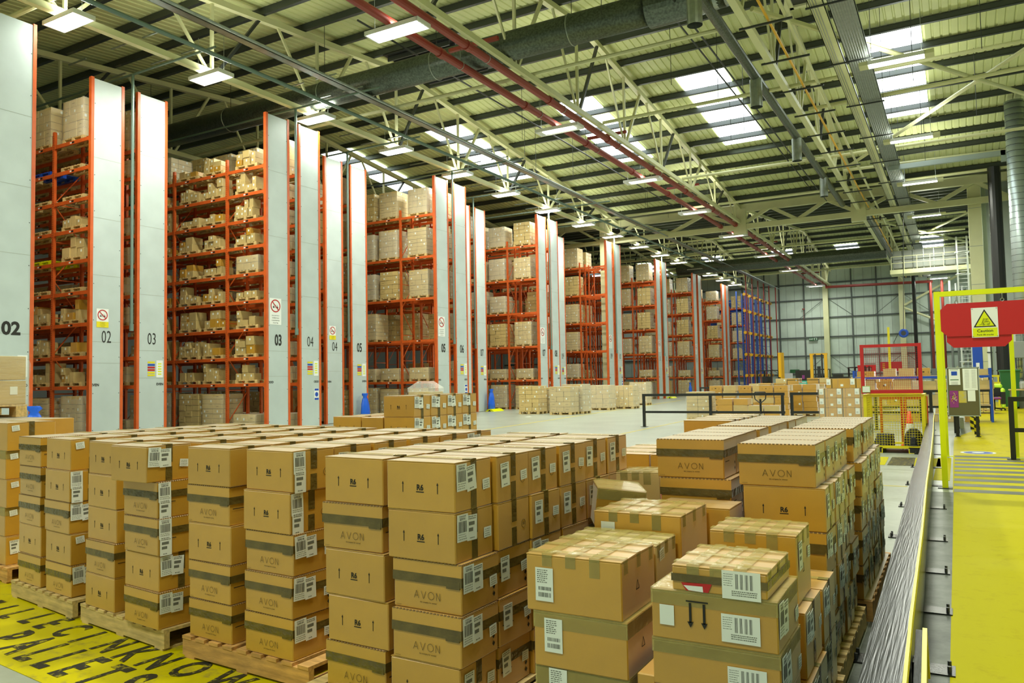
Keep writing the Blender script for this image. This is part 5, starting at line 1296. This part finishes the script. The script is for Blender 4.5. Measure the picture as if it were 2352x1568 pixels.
def board():
    t = empty('notice_board', 'olive felt notice board with pinned papers behind the gate', 'notice board', (0.12, 24.7, 0), 0)
    m = MB(); m.box(-0.37, 0.37, 0, 0.03, 0.58, 1.88, 'board_felt'); m.build('felt_panel', t)
    m = MB()
    for a in ((-0.39, -0.365, 0.56, 1.90), (0.365, 0.39, 0.56, 1.90), (-0.39, 0.39, 0.56, 0.585), (-0.39, 0.39, 1.875, 1.90)): m.box(a[0], a[1], -0.012, 0.03, a[2], a[3], 'galv_bright')
    m.build('frame', t)
    for x in (-0.18, 0.30):
        m = MB(); m.box(x-0.04, x+0.04, 0.03, 0.08, 0, 1.0, 'black_paint'); m.box(x-0.07, x+0.07, -0.05, 0.18, 0, 0.015, 'black_paint'); m.build('leg', t)
    def paper(name, lab, x0, x1, z0, z1, mm='paper', extra=None):
        m = MB(); m.box(x0, x1, -0.006, -0.003, z0, z1, mm)
        if extra: extra(m)
        o = m.build(name, None, (0.12, 24.7, 0)); tag(o, lab, 'paper'); return o
    def e1(m):
        m.box(-0.27, -0.13, -0.009, -0.006, 1.68, 1.79, 'blue'); m.box(-0.30, -0.10, -0.009, -0.006, 1.83, 1.84, 'green'); m.box(-0.30, -0.10, -0.009, -0.006, 1.55, 1.57, 'green')
        for i in range(4): m.box(-0.28, -0.12, -0.008, -0.006, 1.49-i*0.03, 1.497-i*0.03, 'barcode')
    def e2(m):
        for i in range(16):
            m.box(0.05, 0.15, -0.008, -0.006, 1.82-i*0.032, 1.825-i*0.032, 'barcode'); m.box(0.21, 0.31, -0.008, -0.006, 1.82-i*0.032, 1.825-i*0.032, 'barcode')
    def e3(m):
        rg = random.Random(4)
        for i in range(60):
            a = rg.uniform(0, 2*PI); r = rg.uniform(0.01, 0.1); x = -0.235+r*math.cos(a)*0.9; z = 1.06+r*math.sin(a)*1.4
            m.box(x-0.007, x+0.007, -0.0085, -0.006, z-0.008, z+0.008, rg.choice(['lime_yellow', 'hivis', 'truck_yellow', 'white', 'cone_red', 'paper_pink', 'ink']))
    paper('pinned_notice', 'white notice with a blue picture, upper left on the board', -0.33, -0.06, 1.42, 1.86, 'paper', e1)
    paper('pinned_sheets', 'large joined pale list sheets, upper right on the board', 0.0, 0.345, 1.27, 1.86, 'paper', e2)
    paper('pinned_sheet', 'narrow white sheet hanging below the list sheets', 0.10, 0.28, 0.97, 1.265)
    paper('poster', 'small purple poster with a colourful burst on the board', -0.335, -0.125, 0.80, 1.26, 'purple', e3)
    paper('pinned_card', 'small olive and grey card beside the purple poster', -0.115, 0.07, 0.93, 1.25, 'line_yellow')
board()
def rails():
    def rail(name_lab, x0, x1, y, posts, z=1.2):
        t = empty('guard_rail', name_lab, 'guard rail', (0, y, 0))
        m = MB(); m.box(x0, x1, -0.04, 0.04, z-0.09, z, 'black_paint'); m.build('top_rail', t)
        m = MB(); m.box(x0, x1, -0.035, 0.035, z-0.70, z-0.62, 'black_paint'); m.build('middle_rail', t)
        for x in posts:
            m = MB(); m.box(x-0.045, x+0.045, -0.045, 0.045, 0, z, 'black_paint'); m.box(x-0.11, x+0.11, -0.11, 0.11, 0, 0.012, 'black_paint'); m.build('post', t)
    rail('black steel guard rail before the carton stock, left length', -10.05, -5.05, 27.2, (-10.0, -7.55, -5.12))
    rail('black steel guard rail behind the labelled carton block, right length', -4.9, -0.7, 27.35, (-4.85, -2.3, -0.75))
    rail('far black guard rail beside the blue bag', -13.1, -11.0, 45, (-13.05, -11.05))
    rail('black guard rail at the right picture edge by the yellow floor', 0.86, 3.4, 18.5, (0.9, 3.3), 1.25)
    # pallet truck handle
    t = empty('pallet_truck', 'pallet truck with a black loop handle standing before the black rail', 'pallet truck', (-5.75, 26.8, 0))
    m = MB(); m.tube((0, 0, 0.15), (0, -0.05, 1.0), 0.035, 'black_paint', 8); m.build('tiller', t)
    m = MB()
    P = [(-0.16, 1.23), (-0.19, 1.17), (-0.17, 1.0), (0, 0.86), (0.17, 1.0), (0.19, 1.17), (0.16, 1.23)]
    for a, b in zip(P, P[1:]+P[:1]): m.tube((a[0], -0.06, a[1]), (b[0], -0.06, b[1]), 0.018, 'black_paint', 8)
    m.build('handle', t)
    for s in (-0.2, 0.2):
        m = MB(); m.box(s-0.08, s+0.08, 0.1, 1.25, 0.08, 0.14, 'red'); m.build('fork', t)
    m = MB(); m.box(-0.25, 0.25, -0.1, 0.12, 0.08, 0.45, 'red'); m.tube((-0.12, 0, 0.09), (0.12, 0, 0.09), 0.09, 'black_rubber', 12); m.build('hydraulic_body', t)
rails()

# ================================================================ CAGE AND TRAFFIC CONE
def wiremesh(mb, x0, x1, y, z0, z1, st, m, r=0.004):
    x = x0
    while x <= x1+1e-4: mb.box(x-r, x+r, y-r, y+r, z0, z1, m); x += st
    z = z0
    while z <= z1+1e-4: mb.box(x0, x1, y-r, y+r, z-r, z+r, m); z += st
def wiremesh_y(mb, x, y0, y1, z0, z1, st, m, r=0.004):
    y = y0
    while y <= y1+1e-4: mb.box(x-r, x+r, y-r, y+r, z0, z1, m); y += st
    z = z0
    while z <= z1+1e-4: mb.box(x-r, x+r, y0, y1, z-r, z+r, m); z += st
def cage():
    X0, X1, Y0, Y1 = -1.84, -0.68, 19.3, 20.4
    t = empty('mesh_stillage', 'yellow steel mesh stillage standing past the hazard band', 'stillage', (0, 0, 0))
    fr = MB()
    for x in (X0, X1):
        for y in (Y0, Y1): fr.box(x-0.035, x+0.035, y-0.035, y+0.035, 0.1, 1.30, 'yellow_paint')
    for z in (0.14, 1.28):
        for y in (Y0, Y1): fr.box(X0+.035, X1-.035, y-0.03, y+0.03, z-0.035, z+0.018, 'yellow_paint')
        for x in (X0, X1): fr.box(x-0.03, x+0.03, Y0+.035, Y1-.035, z-0.035, z+0.018, 'yellow_paint')
    fr.build('frame', t)
    for x in (X0+0.2, X1-0.2):
        m = MB(); m.box(x-0.12, x+0.12, Y0-0.03, Y0+0.12, 0, 0.13, 'yellow_paint'); m.box(x-0.10, x+0.10, Y0-0.034, Y0-0.03, 0.015, 0.12, 'ink'); m.build('fork_pocket', t)
        m = MB(); m.box(x-0.12, x+0.12, Y1-0.12, Y1+0.03, 0, 0.13, 'yellow_paint'); m.build('fork_pocket', t)
    m = MB(); m.box(X0, X1, Y0, Y1, 0.10, 0.115, 'tin_grey'); m.build('base_plate', t)
    m = MB(); wiremesh(m, X0+0.04, X1-0.04, Y0, 0.16, 1.25, 0.055, 'yellow_paint', 0.003); m.build('front_mesh', t)
    m = MB(); wiremesh(m, X0+0.04, X1-0.04, Y1, 0.16, 1.25, 0.055, 'yellow_paint', 0.003); m.build('back_mesh', t)
    for x in (X0, X1):
        m = MB(); wiremesh_y(m, x, Y0+0.04, Y1-0.04, 0.16, 1.25, 0.055, 'yellow_paint', 0.003); m.build('side_mesh', t)
    t = empty('mesh_gate', 'red framed wire mesh panel standing above the yellow stillage', 'mesh panel', (0, 19.2, 0))
    m = MB(); X0b, X1b = -1.86, -0.70
    m.box(X0b-0.035, X0b+0.035, -0.03, 0.03, 1.32, 2.42, 'red'); m.box(X1b-0.035, X1b+0.035, -0.03, 0.03, 1.32, 2.42, 'red'); m.box(X0b+.035, X1b-.035, -0.028, 0.028, 2.35, 2.418, 'red'); m.box(X0b+.035, X1b-.035, -0.028, 0.028, 1.322, 1.40, 'red'); m.build('frame', t)
    m = MB(); wiremesh(m, X0b+0.04, X1b-0.04, 0, 1.41, 2.34, 0.04, 'red', 0.0022); m.build('wire_mesh', t)
    t = empty('mesh_gate', 'low red double leaf mesh panel behind the yellow stillage', 'mesh panel', (0, 20.6, 0))
    m = MB()
    for x in (-1.62, -1.17, -1.10, -0.66): m.box(x-0.03, x+0.03, -0.03, 0.03, 0.05, 1.22, 'red')
    for z in (0.1, 1.18): m.box(-1.59, -1.20, -0.025, 0.025, z-0.03, z+0.03, 'red'); m.box(-1.07, -0.69, -0.025, 0.025, z-0.03, z+0.03, 'red')
    for x in (-1.62, -0.66): m.box(x-0.05, x+0.05, -0.15, 0.15, 0, 0.04, 'red')
    m.build('frame', t)
    # cone inside
    t = empty('traffic_cone', 'red and white traffic cone standing inside the yellow stillage', 'traffic cone', (-0.98, 19.72, 0.116))
    m = MB(); m.box(-0.19, 0.19, -0.19, 0.19, 0, 0.035, 'cone_red'); m.build('base', t)
    m = MB(); m.lathe([(0.15, 0.035), (0.115, 0.25)], 'cone_red', n=20); m.lathe([(0.115, 0.25), (0.072, 0.52)], 'white', n=20); m.lathe([(0.072, 0.52), (0.032, 0.80), (0.02, 0.80)], 'cone_red', n=20); m.build('body', t, smooth=True)
    for x, y, r, lab in ((-1.52, 19.7, 0.20, 'black coiled hose lying left in the yellow stillage'), (-0.93, 19.50, 0.0, '')):
        if r:
            m = MB()
            for i in range(5): m.torus((x+0.01*i, y, 0.155+i*0.055), r-0.012*i, 0.032, 'black_rubber', 'z', 22, 7)
            tag(m.build('coiled_hose'), lab, 'hose')
    m = MB(); rg = random.Random(2)
    prof = [(0.16, 0.0), (0.20, 0.08), (0.19, 0.22), (0.15, 0.34), (0.07, 0.42), (0.0, 0.43)]
    m.lathe(prof, 'black_rubber', (-0.90, 19.48, 0.118), 18)
    for i in range(4): m.torus((-0.90, 19.48, 0.17+i*0.07), 0.20-0.015*i, 0.014, 'dark_steel', 'z', 20, 5)
    tag(m.build('black_sack'), 'dark rounded sack in front of the cone inside the stillage', 'sack')
    m = MB(); m.box(-1.86, -1.72, 19.14, 19.16, 1.36, 1.48, 'paper'); m.box(-1.87, -1.71, 19.141, 19.165, 1.35, 1.49, 'paper_green')
    tag(m.build('tag_card'), 'white and green card tied to the cage top left corner', 'card')
cage()

# ================================================================ RIGHT HAND CORNER
def corner_things():
    t = empty('office_chair', 'black office chair draped with a hi-vis jacket on the yellow floor', 'chair', (1.42, 42, 0))
    for i in range(5):
        a = 2*PI*i/5+0.3; m = MB(); m.bar((0, 0, 0.11), (0.42*math.cos(a), 0.42*math.sin(a), 0.08), 0.06, 0.05, 'black_paint'); m.tube((0.42*math.cos(a)-0.03, 0.42*math.sin(a), 0.035), (0.42*math.cos(a)+0.03, 0.42*math.sin(a), 0.035), 0.035, 'black_rubber', 10); m.build('leg', t)
    m = MB(); m.tube((0, 0, 0.1), (0, 0, 0.5), 0.035, 'dark_steel', 10); m.build('gas_lift', t)
    m = MB(); m.bevbox(-0.32, 0.32, -0.3, 0.3, 0.5, 0.6, 'purple', 0.04); m.build('seat', t)
    m = MB(); m.bevbox(-0.28, 0.28, 0.22, 0.30, 0.62, 1.15, 'black_rubber', 0.03); m.build('backrest', t)
    m = MB(); m.bevbox(-0.42, -0.26, -0.32, 0.34, 0.12, 1.02, 'hivis', 0.06); m.bevbox(0.26, 0.42, -0.32, 0.34, 0.12, 1.02, 'hivis', 0.06); m.bevbox(-0.34, 0.34, 0.18, 0.36, 1.0, 1.22, 'hivis', 0.07)
    m.box(-0.425, -0.255, -0.33, 0.35, 0.30, 0.85, 'black_rubber'); m.box(0.255, 0.425, -0.33, 0.35, 0.30, 0.85, 'black_rubber')
    o = m.build('hivis_jacket', None, (1.42, 42, 0)); tag(o, 'hi-vis yellow jacket hanging over the office chair', 'jacket')
    t = empty('wheelie_bin', 'dark green wheelie bin behind the office chair', 'bin', (2.15, 44, 0))
    m = MB(); vs = [(-0.30, -0.28, 0.1), (0.30, -0.28, 0.1), (0.30, 0.28, 0.1), (-0.30, 0.28, 0.1), (-0.40, -0.36, 1.75), (0.40, -0.36, 1.75), (0.40, 0.36, 1.75), (-0.40, 0.36, 1.75)]
    m.add(vs, [(3, 2, 1, 0), (4, 5, 6, 7), (0, 1, 5, 4), (1, 2, 6, 5), (2, 3, 7, 6), (3, 0, 4, 7)], 'green'); m.build('body', t)
    m = MB(); m.bevbox(-0.44, 0.44, -0.40, 0.42, 1.75, 1.85, 'green', 0.03); m.build('lid', t)
    for s in (-0.3, 0.3):
        m = MB(); m.tube((s-0.04, 0.3, 0.12), (s+0.04, 0.3, 0.12), 0.12, 'black_rubber', 14); m.build('wheel', t)
    # striped blue machine column, pipes, yellow guards
    m = MB(); m.bevbox(0.80, 1.30, 52, 52.3, 1.3, 3.7, 'blue', 0.02); m.box(0.95, 1.12, 51.99, 52.0, 1.7, 2.3, 'white'); m.box(0.85, 0.95, 52.05, 52.25, 0, 1.3, 'blue'); m.box(1.15, 1.25, 52.05, 52.25, 0, 1.3, 'blue')
    tag(m.build('information_stand'), 'tall dark blue stand with a white sheet, behind the notice board', 'stand')
    for i, x in enumerate((1.55, 1.95, 2.35, 2.75)):
        m = MB(); m.box(x-0.06, x+0.06, 50, 50.12, 0, 4.2, 'white'); m.box(x+0.08, x+0.14, 50, 50.06, 0, 4.2, 'dark_steel')
        for z in (0.8, 1.8, 2.8, 3.8): m.box(x-0.1, x+0.16, 49.97, 50, z, z+0.06, 'dark_steel')
        tag(m.build('upright_guide'), '%s white upright guide with dark strip behind the office chair' % ('first', 'second', 'third', 'fourth')[i], 'guide post')
    for i, (z, x0, x1, y) in enumerate(((1.5, 0.9, 1.9, 48), (1.15, 0.7, 2.0, 46.5))):
        m = MB(); m.box(x0, x1, y, y+0.08, z, z+0.10, 'yellow_paint')
        for x in (x0+0.05, x1-0.1): m.box(x, x+0.08, y, y+0.08, 0, z, 'yellow_paint')
        tag(m.build('yellow_guard'), '%s yellow guard bar left of the green bin' % ('upper', 'lower')[i], 'guard rail')
    m = MB(); m.box(0.42, 0.98, 40.0, 40.02, 0.75, 1.45, 'white'); m.box(0.42, 0.98, 39.995, 40.0, 0.75, 0.92, 'red')
    mm = MB(); mm.torus((0.62, 39.99, 1.18), 0.17, 0.025, 'red', 'y', 20, 5); m.add(mm.v, mm.f, 'red'); m.bar((0.5, 39.985, 1.3), (0.74, 39.985, 1.06), 0.02, 0.03, 'red'); m.box(0.59, 0.65, 39.98, 39.99, 1.08, 1.28, 'ink')
    m.box(0.45, 0.49, 40.02, 40.06, 0, 1.4, 'tin_grey'); m.box(0.9, 0.94, 40.02, 40.06, 0, 1.4, 'tin_grey')
    tag(m.build('prohibition_sign'), 'white no pedestrians sign with red band left of the office chair', 'sign')
    t = empty('work_bench', 'small wood topped bench with wrapped goods right of the office chair', 'bench', (2.6, 40, 0))
    m = MB(); m.box(-0.7, 0.9, -0.4, 0.4, 0.95, 1.0, 'pallet_wood'); m.build('top', t)
    for x in (-0.65, 0.8):
        for y in (-0.35, 0.3):
            m = MB(); m.box(x, x+0.05, y, y+0.05, 0, 0.95, 'tin_grey'); m.build('leg', t)
    m = MB(); m.bevbox(2.3, 3.1, 39.75, 40.25, 1.0, 1.35, 'film_thick', 0.06); m.bevbox(2.35, 3.05, 39.8, 40.2, 1.002, 1.3, 'tin_grey', 0.05); tag(m.build('wrapped_goods'), 'grey film wrapped goods on the bench at the right edge', 'parcel')
    m = MB(); m.lathe([(0.0, 0.14), (0.10, 0.12), (0.15, 0.0), (0.17, 0.0)], 'yellow_paint', (2.55, 30.9, 1.05), 16); m.box(2.3, 2.8, 30.6, 31.2, 0, 1.05, 'tin_grey'); tag(m.build('hard_hat'), 'yellow hard hat on a grey locker at the right picture edge', 'hard hat')
    t = empty('control_box', 'grey control boxes with cables on posts at the right', 'control box', (2.35, 44.2, 0))
    m = MB(); m.bevbox(0.0, 0.5, 0, 0.3, 2.4, 3.2, 'tin_grey', 0.02); m.build('box', t)
    m = MB(); m.tube((0.1, 0.1, 0), (0.1, 0.1, 2.4), 0.05, 'galv', 8); m.tube((0.4, 0.1, 0), (0.4, 0.1, 3.6), 0.05, 'galv', 8); m.tube((-0.6, 0.1, 3.6), (0.4, 0.1, 3.6), 0.04, 'galv', 8); m.build('post', t)
    m = MB()
    for i in range(5): m.tube((-0.15+i*0.12, 0.05, 3.0), (-0.1+i*0.10, 0.02, 1.9), 0.015, 'ink', 5)
    m.build('cables', t)
    # hose reel and yellow hoist pole
    t = empty('hose_reel', 'round blue hose reel hanging above the red mesh panel', 'hose reel', (-3.0, 58, 0))
    m = MB(); m.torus((0, 0, 4.45), 0.20, 0.10, 'blue', 'y', 24, 10); m.build('drum', t)
    m = MB(); m.tube((0, -0.08, 4.45), (0, 0.08, 4.45), 0.18, 'dark_steel', 20); m.tube((0, 0, 4.72), (0.3, 0, 12.6), 0.02, 'dark_steel', 5); m.tube((-0.35, 0, 4.4), (-0.6, 0, 3.9), 0.02, 'ink', 5); m.tube((-0.6, -0.06, 3.9), (-0.6, 0.06, 3.6), 0.06, 'galv', 8); m.build('hub', t)
    m = MB(); m.box(-3.98, -3.84, 57.9, 58.04, 0, 4.9, 'yellow_paint'); m.box(-4.6, -3.2, 57.9, 58.1, 1.2, 1.28, 'yellow_paint'); tag(m.build('yellow_post'), 'tall thin yellow post behind the red mesh panel', 'post')
    m = MB(); m.box(-7.9, -6.9, 84, 84.05, 0, 2.9, 'tin_grey'); m.box(-6.5, -4.6, 83.9, 84.0, 2.05, 2.95, 'red')
    for i in range(4): m.box(-6.3, -6.1, 83.88, 83.9, 2.2+i*0.17, 2.27+i*0.17, 'yellow_paint')
    m.box(-5.6, -5.5, 84, 84.1, 0, 2.05, 'tin_grey')
    tag(m.build('red_notice'), 'red notice with yellow writing seen through the mesh panel', 'sign')
corner_things()

# ================================================================ FAR END
def fork_truck(x, y, lab, hm, wd, col='truck_yellow', rot=0.0):
    t = empty('fork_lift_truck', lab, 'fork lift truck', (x, y, 0), rot)
    for s in (-1, 1):
        m = MB(); m.box(s*wd/2-0.13*s-0.10, s*wd/2-0.13*s+0.10, -0.12, 0.10, 0.1, hm, col); m.box(s*wd/2-0.38*s-0.05, s*wd/2-0.38*s+0.05, -0.10, 0.0, 0.1, hm-0.05, 'black_paint'); m.build('mast_rail', t)
    m = MB(); m.box(-wd/2, wd/2, -0.06, 0.08, hm-0.12, hm, col); m.box(-wd/2, wd/2, -0.06, 0.08, hm*0.45, hm*0.45+0.1, 'black_paint'); m.build('mast_crosshead', t)
    m = MB(); m.box(-0.12, 0.12, -0.05, 0.05, 0.2, hm*0.72, 'black_paint'); m.build('lift_cylinder', t)
    m = MB(); m.bevbox(-0.55, 0.55, 0.45, 1.9, 0.15, 1.25, col, 0.08); m.build('body', t)
    m = MB()
    for s in (-0.5, 0.5):
        m.box(s-0.04, s+0.04, 0.5, 0.58, 1.2, 2.15, 'black_paint'); m.box(s-0.04, s+0.04, 1.7, 1.78, 1.2, 2.15, 'black_paint')
    m.box(-0.55, 0.55, 0.45, 1.8, 2.15, 2.22, 'black_paint'); m.build('overhead_guard', t)
    m = MB(); m.bevbox(-0.3, 0.3, 1.0, 1.5, 1.25, 1.75, 'black_rubber', 0.05); m.build('seat', t)
    for s in (-0.45, 0.45):
        m = MB(); m.tube((s-0.1, 0.1, 0.2), (s+0.1, 0.1, 0.2), 0.2, 'black_rubber', 14); m.build('wheel', t)
        m = MB(); m.tube((s-0.1, 1.6, 0.2), (s+0.1, 1.6, 0.2), 0.2, 'black_rubber', 14); m.build('wheel', t)
        m = MB(); m.box(s*0.6-0.06, s*0.6+0.06, -1.2, -0.12, 0.1, 0.15, 'dark_steel'); m.build('fork', t)
    return t
def far_end():
    fork_truck(-8.68, 60, 'yellow reach truck with a tall double mast facing the camera', 3.35, 1.22)
    fork_truck(-11.4, 60.5, 'yellow reach truck seen from the side, behind the cartons', 3.5, 0.5, rot=1.2)
    t = fork_truck(-4.6, 50, 'red and grey fork truck with dark frame beside the cage', 2.3, 1.0, 'red', 0.4)
    m = MB(); m.bevbox(-11.35, -10.2, 66, 66.5, 0, 2.2, 'black_paint', 0.03); m.box(-11.1, -10.45, 65.98, 66.0, 0.95, 1.35, 'screen_green'); m.box(-10.85, -10.65, 65.98, 66.0, 1.5, 1.8, 'purple')
    for q_ in range(2): m.box(-11.0, -10.55, 65.97, 65.98, 1.05+q_*0.14, 1.11+q_*0.14, 'white')
    tag(m.build('recycling_bin_unit'), 'tall black cabinet with a green label between the fork trucks', 'cabinet')
    m = MB(); m.box(-15.9, -14.9, 102.7, 102.985, 6.1, 6.45, 'green'); put_text(m, 'EXIT', FT(-15.62, 102.69, 6.19), 0.18, 'white', 0.02); m.box(-15.28, -14.95, 102.68, 102.70, 6.13, 6.42, 'white'); m.box(-15.2, -15.02, 102.66, 102.68, 6.16, 6.39, 'green')
    tag(m.build('exit_sign'), 'small green and white exit sign on the far wall', 'sign')
    m = MB(); m.box(-18.3, -17.2, 102.7, 102.985, 2.15, 2.55, 'green'); tag(m.build('green_sign'), 'small plain green sign low on the far wall', 'sign')
    m = MB(); m.box(-19.4, -18.0, 102.68, 102.8, 0.02, 2.1, 'white'); o = m.build('door_1'); o['kind'] = 'structure'
    m = MB(); m.box(-21.5, -20.6, 102.7, 102.985, 0.9, 1.9, 'paper'); m.box(-21.2, -20.9, 102.68, 102.7, 1.2, 1.6, 'truck_yellow'); tag(m.build('wall_notice'), 'pale notice on the far wall beside the blue racking', 'sign')
    m = MB(); m.tube((-16.4, 102.6, 10.0), (-16.4, 102.6, 10.15), 0.16, 'pipe_red', 12); m.tube((-16.4, 102.6, 8.2), (-16.4, 102.6, 10.0), 0.02, 'pipe_red', 5); tag(m.build('alarm_bell'), 'small dark bell on a red rod on the far wall', 'alarm')
    # blue drive-in racking with yellow rail ends
    for i in range(6):
        x = -25.4+i*0.02; y = 84.5+i*2.5; X = -19.95
        t = empty('blue_rack_frame', 'blue racking frame with yellow rail ends, %s from the front' % ('first', 'second', 'third', 'fourth', 'fifth', 'sixth')[i], 'racking', (X, y+2.5, 0))
        for xx in (0, -0.95):
            m = MB(); m.box(xx-0.07, xx+0.07, -0.07, 0.07, 0, 11.2, 'rack_blue'); m.build('upright_post', t)
        for z in (1.9, 4.2, 6.6, 9.0, 10.8):
            m = MB(); m.box(-0.10, 0.10, -0.35, 0.9, z-0.06, z+0.06, 'dark_steel'); m.tube((0.0, -0.45, z), (0.0, -0.33, z), 0.17, 'truck_yellow', 10); m.tube((0.0, 0.75, z), (0.0, 0.87, z), 0.17, 'truck_yellow', 10); m.build('rail_end', t)
        m = MB()
        for z in range(9): m.bar((0, 0, 0.8+z*1.15), (-0.95, 0, 1.9+z*1.15 if z % 2 else 0.9+z*1.15), 0.04, 0.04, 'rack_blue')
        m.build('frame_brace', t)
    for i, (x, y) in enumerate(((-19.6, 86), (-19.6, 89), (-19.6, 92), (-19.6, 95), (-19.6, 98), (-19.3, 100.5))):
        m = MB(); m.tube((x, y, 0.0), (x, y, 12.9), 0.07, 'pipe_red', 8); tag(m.build('red_riser'), '%s thin red vertical pipe in front of the blue racking' % ('first', 'second', 'third', 'fourth', 'fifth', 'sixth')[i], 'pipe')
    t = empty('blue_backstop', 'blue slatted upper rack structure above the last orange rack', 'racking', (-27.2, 98.5, 0))
    for z in range(10):
        m = MB(); m.box(0, 4.6, 0, 0.06, 8.3+z*0.32, 8.3+z*0.32+0.22, 'blue'); m.build('slat', t)
    m = MB()
    for x in (0, 2.2, 4.5): m.box(x, x+0.12, 0.06, 0.18, 0, 11.6, 'blue')
    m.build('upright_post', t)
far_end()

# ================================================================ BAGS AND FLOOR PROTECTORS AT THE RACK ENDS
def rack_foot():
    def bag(x, y, lab, s=1.0):
        mb = MB(); rg = random.Random(int(abs(x*10+y))); n = 14; rows = [(0.0, 0.16), (0.12, 0.27), (0.45, 0.25), (0.8, 0.22), (1.05, 0.15), (1.15, 0.10), (1.25, 0.17), (1.32, 0.15)]; vs = []
        for z, r in rows:
            for i in range(n):
                q = r*(1+rg.uniform(-.14, .14)); vs.append((q*math.cos(2*PI*i/n)*0.55, q*math.sin(2*PI*i/n)*1.15, z*s))
        fs = [(k*n+i, k*n+(i+1) % n, (k+1)*n+(i+1) % n, (k+1)*n+i) for k in range(len(rows)-1) for i in range(n)]+[tuple(range(n))[::-1]]
        mb.add(vs, fs, 'blue_bag'); tag(mb.build('refuse_bag', None, (x, y, 0), smooth=True), lab, 'bag')
    bag(-22.0, 12.1, 'blue plastic bag hanging at the foot of the big 02 panel')
    bag(-24.1, 28.3, 'blue plastic bag by the foot of end panel 05, left of the film hood')
    bag(-24.1, 39.7, 'blue plastic bag beside end panel 07 at the open floor')
    bag(-22.0, 72.5, 'blue plastic bag at the foot of a distant end panel')
    for i, (x, y) in enumerate(((-24.3, 27.2), (-24.2, 39.4), (-22.2, 66.4))):
        m = MB(); m.prism([(-0.30, 0), (0.30, 0), (0.10, 0.14), (-0.10, 0.14)], 1.2, 'lime_yellow', Matrix.Translation((x+0.25, y-0.2, 0))); m.prism([(-0.1, 0.0), (0.1, 0.0), (0.0, 0.11)], 0.01, 'ink', Matrix.Translation((x+0.25, y-0.212, 0)))
        tag(m.build('floor_protector'), 'lime yellow rack foot protector by %s' % ('end panel 05', 'end panel 07', 'a distant end panel'), 'rack protector') if False else tag(m.build('floor_protector'), 'lime yellow rack foot protector by %s' % (('end panel five', 'end panel seven', 'a distant end panel')[i]), 'rack protector')
    m = MB(); m.bevbox(-22.1, -21.9, 57.0, 57.3, 0.3, 1.2, 'white', 0.02); m.box(-22.1, -21.9, 57.0, 57.3, 0, 0.3, 'black_paint'); tag(m.build('bollard'), 'white bollard with black foot between the floor pallets', 'bollard')
    m = MB(); m.box(-18.4, -18.1, 33.4, 33.6, 0.001, 0.004, 'paper'); tag(m.build('paper_scrap'), 'scrap of white paper on the open grey floor', 'paper')
rack_foot()
for l, os_ in LABELS.items():
    if len(os_) > 1 and not all(o.get('group') for o in os_): print('DUP', len(os_), l)
print('N objects', len(bpy.data.objects), 'things', sum(1 for o in bpy.data.objects if o.parent is None))
